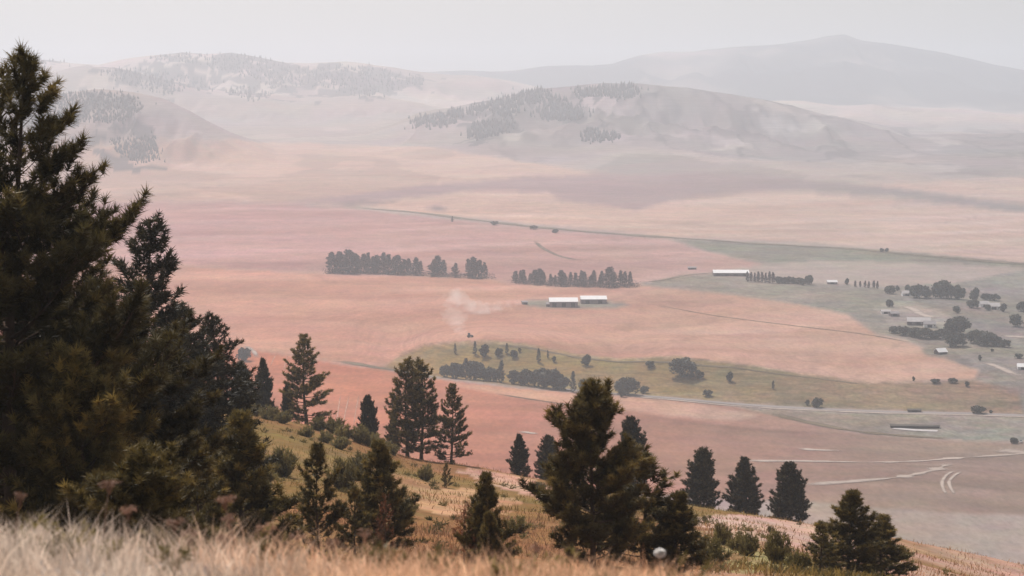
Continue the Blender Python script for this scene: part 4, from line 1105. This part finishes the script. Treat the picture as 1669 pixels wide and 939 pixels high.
def tractor(px, row):
    p = hit(px, row, False); e = empty('tractor', p, math.radians(-20), (1.25, 1.25, 1.25)); tag(e, 'dark tractor raising dust at the upper edge of the green bluff', 'tractor')
    b = MB(); b.box((.0, -.45, .8), (2.1, .45, 1.6)); b.build('hood', M_tractor, e)
    c = MB(); c.add([(-1.3, -.8, 1.0), (.1, -.8, 1.0), (.1, .8, 1.0), (-1.3, .8, 1.0), (-1.2, -.7, 2.7), (-.1, -.7, 2.7), (-.1, .7, 2.7), (-1.2, .7, 2.7)],
                    [(4, 5, 6, 7), (0, 1, 5, 4), (1, 2, 6, 5), (2, 3, 7, 6), (3, 0, 4, 7), (0, 3, 2, 1)]); c.build('cab', M_glass, e)
    r = MB(); r.box((-1.35, -.85, 2.72), (.0, .85, 2.9)); r.build('cab_roof', M_tractor, e)
    for sy in (-1, 1):
        w = MB(); w.cyl((-.7, sy * 1.0, .9), .9, .5, 'y'); w.build('rear_wheel', M_tyre, e)
        w = MB(); w.cyl((1.6, sy * .8, .55), .55, .35, 'y'); w.build('front_wheel', M_tyre, e)
    x = MB(); x.cyl((1.2, -.3, 2.0), .06, .9, 'z', 8); x.build('exhaust_pipe', M_dark, e)
tractor(766, 550)

# ------------------------------------------------------------------ dry grass, flower stalks
def blades(name, pts, hts, seed, width, label, colA, colB, mixv):
    rs = np.random.RandomState(seed)
    P = np.asarray(pts); n = len(P); h = np.asarray(hts)
    a = rs.uniform(0, 6.28, n); bend = rs.uniform(.1, 1.1, n) * h
    side = np.stack([np.cos(a), np.sin(a), np.zeros(n)], 1) * (width * rs.uniform(.6, 1.4, n))[:, None]
    ba = rs.uniform(0, 6.28, n)
    bv = np.stack([np.cos(ba), np.sin(ba), np.zeros(n)], 1) * bend[:, None]
    up = np.array([0, 0, 1.0])
    mid = P + up * (h * .55)[:, None] + bv * .35
    tip = P + up * (h * rs.uniform(.85, 1.0, n))[:, None] + bv
    V = np.stack([P - side, P + side, mid + side * .8, mid - side * .8, tip], 1).reshape(-1, 3)
    k = np.arange(n)[:, None] * 5
    F = np.concatenate([k + [0, 1, 2], k + [0, 2, 3], k + [3, 2, 4]], 1).reshape(-1, 3)
    m = np.clip(np.asarray(mixv), 0, 1)[:, None]
    c = (np.array(colA) * (1 - m) + np.array(colB) * m) * rs.uniform(.55, 1.25, n)[:, None] * (1 + .55 * np.clip(fbm(P[:, 0] / .5, P[:, 1] / 1.2, seed + 900, 3), -.7, .5))[:, None]
    tag(obj(name, mesh_np(name, V, F, np.repeat(c, 5, 0)), M_grass), label, 'grass', kind='stuff')
rs = np.random.RandomState(77)
n = 85000
Yn = np.exp(rs.uniform(math.log(9), math.log(60), n)); un = rs.uniform(-.29, .29, n)
pn = px_of_u(un); Xn = un * Yn
cl = fbm(Xn / .9, Yn / .9, 801, 3)
keep = cl + .2 + .5 * fbm(Xn / 2.6, Yn / 3.5, 811, 2) > rs.uniform(-.35, .35, n)
Yn, un, pn, Xn, cl = Yn[keep], un[keep], pn[keep], Xn[keep], cl[keep]
hn = (.06 + .17 * rs.rand(len(Yn)) ** 1.5) * (1 + 1.5 * np.clip(fbm(Xn / 1.3, Yn / 1.3, 805, 3), -.5, .8)) * (1.1 - .2 * sst(300, 1000, pn))
blades('dry_grass', np.stack([Xn, Yn, z_hill(Xn, Yn)], 1), np.clip(hn, .05, .5), 1, .0045, 'blurred dry straw-coloured grass along the bottom edge', (.92, .99, 1.05), (1.14, .93, .76), sst(150, 650, pn) + .6 * fbm(Xn, Yn, 809, 2))
n = 3600
Yn = np.exp(rs.uniform(math.log(10), math.log(40), n)); un = rs.uniform(-.29, .20, n); Xn = un * Yn; pn = px_of_u(un)
keep = fbm(Xn / 1.6, Yn / 1.6, 831, 3) + .05 > rs.uniform(-.2, .4, n)
Yn, Xn, pn = Yn[keep], Xn[keep], pn[keep]
blades('grass_stalks', np.stack([Xn, Yn, z_hill(Xn, Yn)], 1), .17 + .27 * rs.rand(len(Yn)) * (1.2 - .5 * sst(100, 900, pn)), 5, .0032, 'taller pale seed stalks poking above the near dry grass', (1.0, 1.04, 1.08), (.85, .60, .45), sst(100, 600, pn))
n = 52000
Ym = np.exp(rs.uniform(math.log(58), math.log(345), n)); um = rs.uniform(-.2, .27, n); Xm = um * Ym; pm = px_of_u(um)
keep = fbm(Xm / 7, Ym / 12, 821, 4) + .12 > rs.uniform(-.3, .3, n)
Ym, Xm, pm = Ym[keep], Xm[keep], pm[keep]
hm = (.25 + .45 * rs.rand(len(Ym)) ** 2) * (1 + .6 * fbm(Xm / 5, Ym / 9, 823, 3))
gm = sst(-.1, .35, fbm(Xm / 26, Ym / 60, 501, 4) + .42 * (1 - sst(420, 760, pm)) + .10 * (1 - sst(760, 1100, pm)))
blades('slope_grass', np.stack([Xm, Ym, z_hill(Xm, Ym)], 1), np.clip(hm, .12, 1.2), 2, .035, 'tufts of tan and green grass on the slope below the pines', (.46, .33, .23), (.30, .27, .10), gm)

wP, wD, wT = [], [], []
for k in range(90):
    y_ = math.exp(rs.uniform(math.log(13), math.log(34))); x_ = rs.uniform(-.24, .10) * y_
    z_ = float(z_hill(x_, y_)); hw = rs.uniform(.12, .34); tw = rs.uniform(.6, 1.3)
    for q in range(30):
        v = np.array([rs.normal(0, .35), rs.normal(0, .35), rs.uniform(.4, 1)]); v /= np.linalg.norm(v)
        wP.append(np.array([x_, y_, z_]) + v * hw * rs.uniform(.15, 1.0)); wD.append(v); wT.append(tw * rs.uniform(.7, 1.3))
_V, _F, _C = needles(rs, np.array(wP), np.array(wD), np.full(len(wP), .075), 5, .16, np.array(wT)[:, None] * np.ones((1, 3)), .3, 1.3)
tag(obj('near_weeds', mesh_np('near_weeds', _V, _F, _C), M_shrub), 'olive weeds mixed into the blurred near grass', 'weeds', kind='stuff')
n = 420
Yb_ = np.exp(rs.uniform(math.log(80), math.log(335), n)); ub_ = rs.uniform(-.15, .22, n); Xb_ = ub_ * Yb_
kb = fbm(Xb_ / 22, Yb_ / 40, 841, 3) + .30 * (1 - sst(500, 1000, px_of_u(ub_))) > rs.uniform(0, .45, n)
Yb_, Xb_ = Yb_[kb], Xb_[kb]
bP, bD, bT = [], [], []
for x_, y_ in zip(Xb_, Yb_):
    hb = rs.uniform(.25, .9); zb_ = float(z_hill(x_, y_)); tb_ = rs.uniform(.6, 1.3)
    for q in range(26):
        v = np.array([rs.normal(0, .6), rs.normal(0, .6), rs.uniform(.3, 1)]); v /= np.linalg.norm(v)
        bP.append(np.array([x_, y_, zb_]) + v * hb * rs.uniform(.2, 1.0) * [1.2, 1.2, .8]); bD.append(v); bT.append(tb_ * rs.uniform(.8, 1.2))
_V, _F, _C = needles(rs, np.array(bP), np.array(bD), np.full(len(bP), .26), 6, .14, np.array(bT)[:, None] * np.ones((1, 3)), .2, 1.1)
tag(obj('low_brush', mesh_np('low_brush', _V, _F, _C), M_shrub), 'low scattered brush dotting the dry slope', 'brush', kind='stuff')

def umbel(px, Y, top, r, label, mat, ball=False, group=None):
    u = float(uw(px, top)[0]); z = float(z_hill(u * Y, Y)); ht = float(wrow(top)) * Y - z
    e = empty('seed_head_stalk' if ball else 'umbel_stalk', (u * Y, Y, z)); tag(e, label, 'flower', group)
    rs = np.random.RandomState(int(px))
    lx = rs.normal(0, .03)
    pts = np.array([[lx * t * t * 2, .02 * t, ht * t] for t in np.linspace(-.05, .97, 7)])
    V, F = tube(pts, np.linspace(.006, .003, 7), 5)
    obj('stalk', mesh_np('stalk', V, F, np.ones((len(V), 3)) * .8, True), M_umbel, e)
    tip = pts[-1]
    if ball:
        P = tip + rnd_unit(rs, 1800) * r * (.62 + .5 * rs.rand(1800) ** 2)[:, None] * [1.1, 1, .85]
        A = rnd_unit(rs, 1800) * .012; B = np.cross(A, rnd_unit(rs, 1800))
        V = np.stack([P - A, P + B, P + A, P - B], 1).reshape(-1, 3)
        obj('seed_head', mesh_np('seed_head', V, np.arange(7200).reshape(-1, 4), np.ones((7200, 3))), mat, e)
        return
    tb = []
    Q = []
    for k in range(16):
        a = rs.uniform(0, 6.28); q = r * math.sqrt(rs.rand())
        end = tip + [math.cos(a) * q, math.sin(a) * q, .04 + .012 * rs.randn() - .3 * q * q]
        tb.append(tube(np.array([tip - [0, 0, .05], (tip + end) / 2 + [0, 0, -.01], end]), [.003, .002, .0015], 3)); Q.append(end)
    V, F = cat_tubes(tb)
    obj('rays', mesh_np('rays', V, F, np.ones((len(V), 3)) * .8), M_umbel, e)
    Q = np.repeat(np.array(Q), 12, 0) + rs.normal(0, 1, (192, 3)) * [.013, .013, .005]
    A = rnd_unit(rs, 192) * .008; B = np.cross(A, rnd_unit(rs, 192))
    V = np.stack([Q - A, Q + B, Q + A, Q - B], 1).reshape(-1, 3)
    obj('flower_head', mesh_np('flower_head', V, np.arange(768).reshape(-1, 4), np.ones((768, 3)) * rs.uniform(.85, 1.25)), mat, e)
for px, Y, top, r, lab in [
    (166, 15, 793, .07, 'tall dry umbel standing before the dark pines at left'),
    (186, 16, 838, .05, 'shorter dry umbel right of the tall one'),
    (20, 14, 815, .03, 'thin dry stalk at the far left in the pale grass'),
    (292, 15, 858, .06, 'dry umbel below the olive bushy pine'),
    (305, 16, 878, .07, 'low umbel just right of the one below the olive pine'),
    (383, 15, 820, .07, 'rusty umbel against the dense low pine'),
    (382, 16, 850, .06, 'rusty umbel under another against the dense low pine'),
    (438, 16, 866, .08, 'flat tan umbel left of the young open pine'),
    (472, 17, 880, .07, 'low tan umbel at the foot of the young open pine'),
    (345, 15, 884, .06, 'low tan umbel between the olive pine and dense pine'),
    (538, 17, 890, .07, 'low rusty umbel right of the young open pine'),
    (604, 17, 876, .06, 'rusty umbel at the foot of the conical pine'),
    (860, 17, 900, .05, 'small umbel in the grass left of the central pine')]:
    umbel(px, Y, top, r, lab, M_umbel, group='dry flower stalks in the near grass')
umbel(1076, 16, 900, .034, 'round white seed head in front of the central pine', M_puff, ball=True)

# ------------------------------------------------------------------ dust behind the tractor, haze over the land
def vol_mat(name, c, dens, g):
    m = bpy.data.materials.new(name); m.use_nodes = True
    n = m.node_tree.nodes; n.clear()
    o = n.new('ShaderNodeOutputMaterial'); v = n.new('ShaderNodeVolumePrincipled')
    v.inputs['Color'].default_value = (*c, 1); v.inputs['Density'].default_value = dens; v.inputs['Anisotropy'].default_value = g
    m.node_tree.links.new(v.outputs[0], o.inputs['Volume'])
    return m
def puffs(name, spots, mat, seed, label):
    rs = np.random.RandomState(seed)
    e = empty(name, hit(spots[0][0], spots[0][1], False)); tag(e, label, 'dust', kind='stuff')
    for x, row, r, dz in spots:
        p = hit(x, row, False)
        nth, nph = 14, 22
        V = []
        for i in range(nth + 1):
            for j in range(nph):
                th = math.pi * i / nth; ph = 2 * math.pi * j / nph
                d = np.array([math.sin(th) * math.cos(ph), math.sin(th) * math.sin(ph), math.cos(th)])
                rr = r * (1 + .55 * float(fbm(d[0] * 1.3 + x, d[1] * 1.3 + d[2] * 1.7, seed, 3)))
                V.append(np.array(p) - np.array(e.location) + d * rr * [1, 1, .62] + [0, 0, dz])
        F = [((i + 1) * nph + j, (i + 1) * nph + (j + 1) % nph, i * nph + (j + 1) % nph, i * nph + j) for i in range(nth) for j in range(nph)]
        me = mesh_np('puff', np.array(V), np.array(F)); obj('puff', me, mat, e)
def dust_mat(name, dens, scale):
    m = vol_mat(name, (.96, .91, .87), dens, .3)
    n = m.node_tree.nodes; l = m.node_tree.links
    v = next(x for x in n if x.type == 'PRINCIPLED_VOLUME')
    tc = n.new('ShaderNodeTexCoord'); no = n.new('ShaderNodeTexNoise'); no.inputs['Scale'].default_value = scale; no.inputs['Detail'].default_value = 3
    mr = n.new('ShaderNodeMapRange'); mr.inputs['From Min'].default_value = .38; mr.inputs['From Max'].default_value = .66
    mr.inputs['To Min'].default_value = 0; mr.inputs['To Max'].default_value = dens
    l.new(tc.outputs['Object'], no.inputs['Vector']); l.new(no.outputs['Fac'], mr.inputs['Value']); l.new(mr.outputs[0], v.inputs['Density'])
    return m
M_dust = dust_mat('dust', .019, .10)
puffs('dust_plume', [(761, 550, 3.0, 1.6), (756, 548, 4.5, 2.5), (751, 546, 6, 3.5), (746, 541, 7, 5), (742, 534, 8, 6), (739, 525, 9, 8), (737, 514, 9, 10), (741, 529, 12, 7), (736, 503, 10, 11)], M_dust, 3, 'pale dust plume drifting up behind the tractor')
M_dust2 = dust_mat('thin_dust', .034, .06)
puffs('dust_haze', [(846, 497, 5, 2), (834, 501, 8, 2.5), (818, 506, 10, 3), (800, 511, 11, 3.5), (780, 512, 12, 4), (762, 508, 12, 6), (748, 498, 13, 8)], M_dust2, 4, 'thin dust hanging over the track left of the farmyard')

hz = MB(); hz.box((-6500, -60, -262), (6500, 16500, 330))
hzo = hz.build('haze', vol_mat('smoky_air', HAZE_COLOR, HAZE_DENSITY, HAZE_G)); tag(hzo, 'pale smoky haze filling the valley', 'haze', kind='stuff')
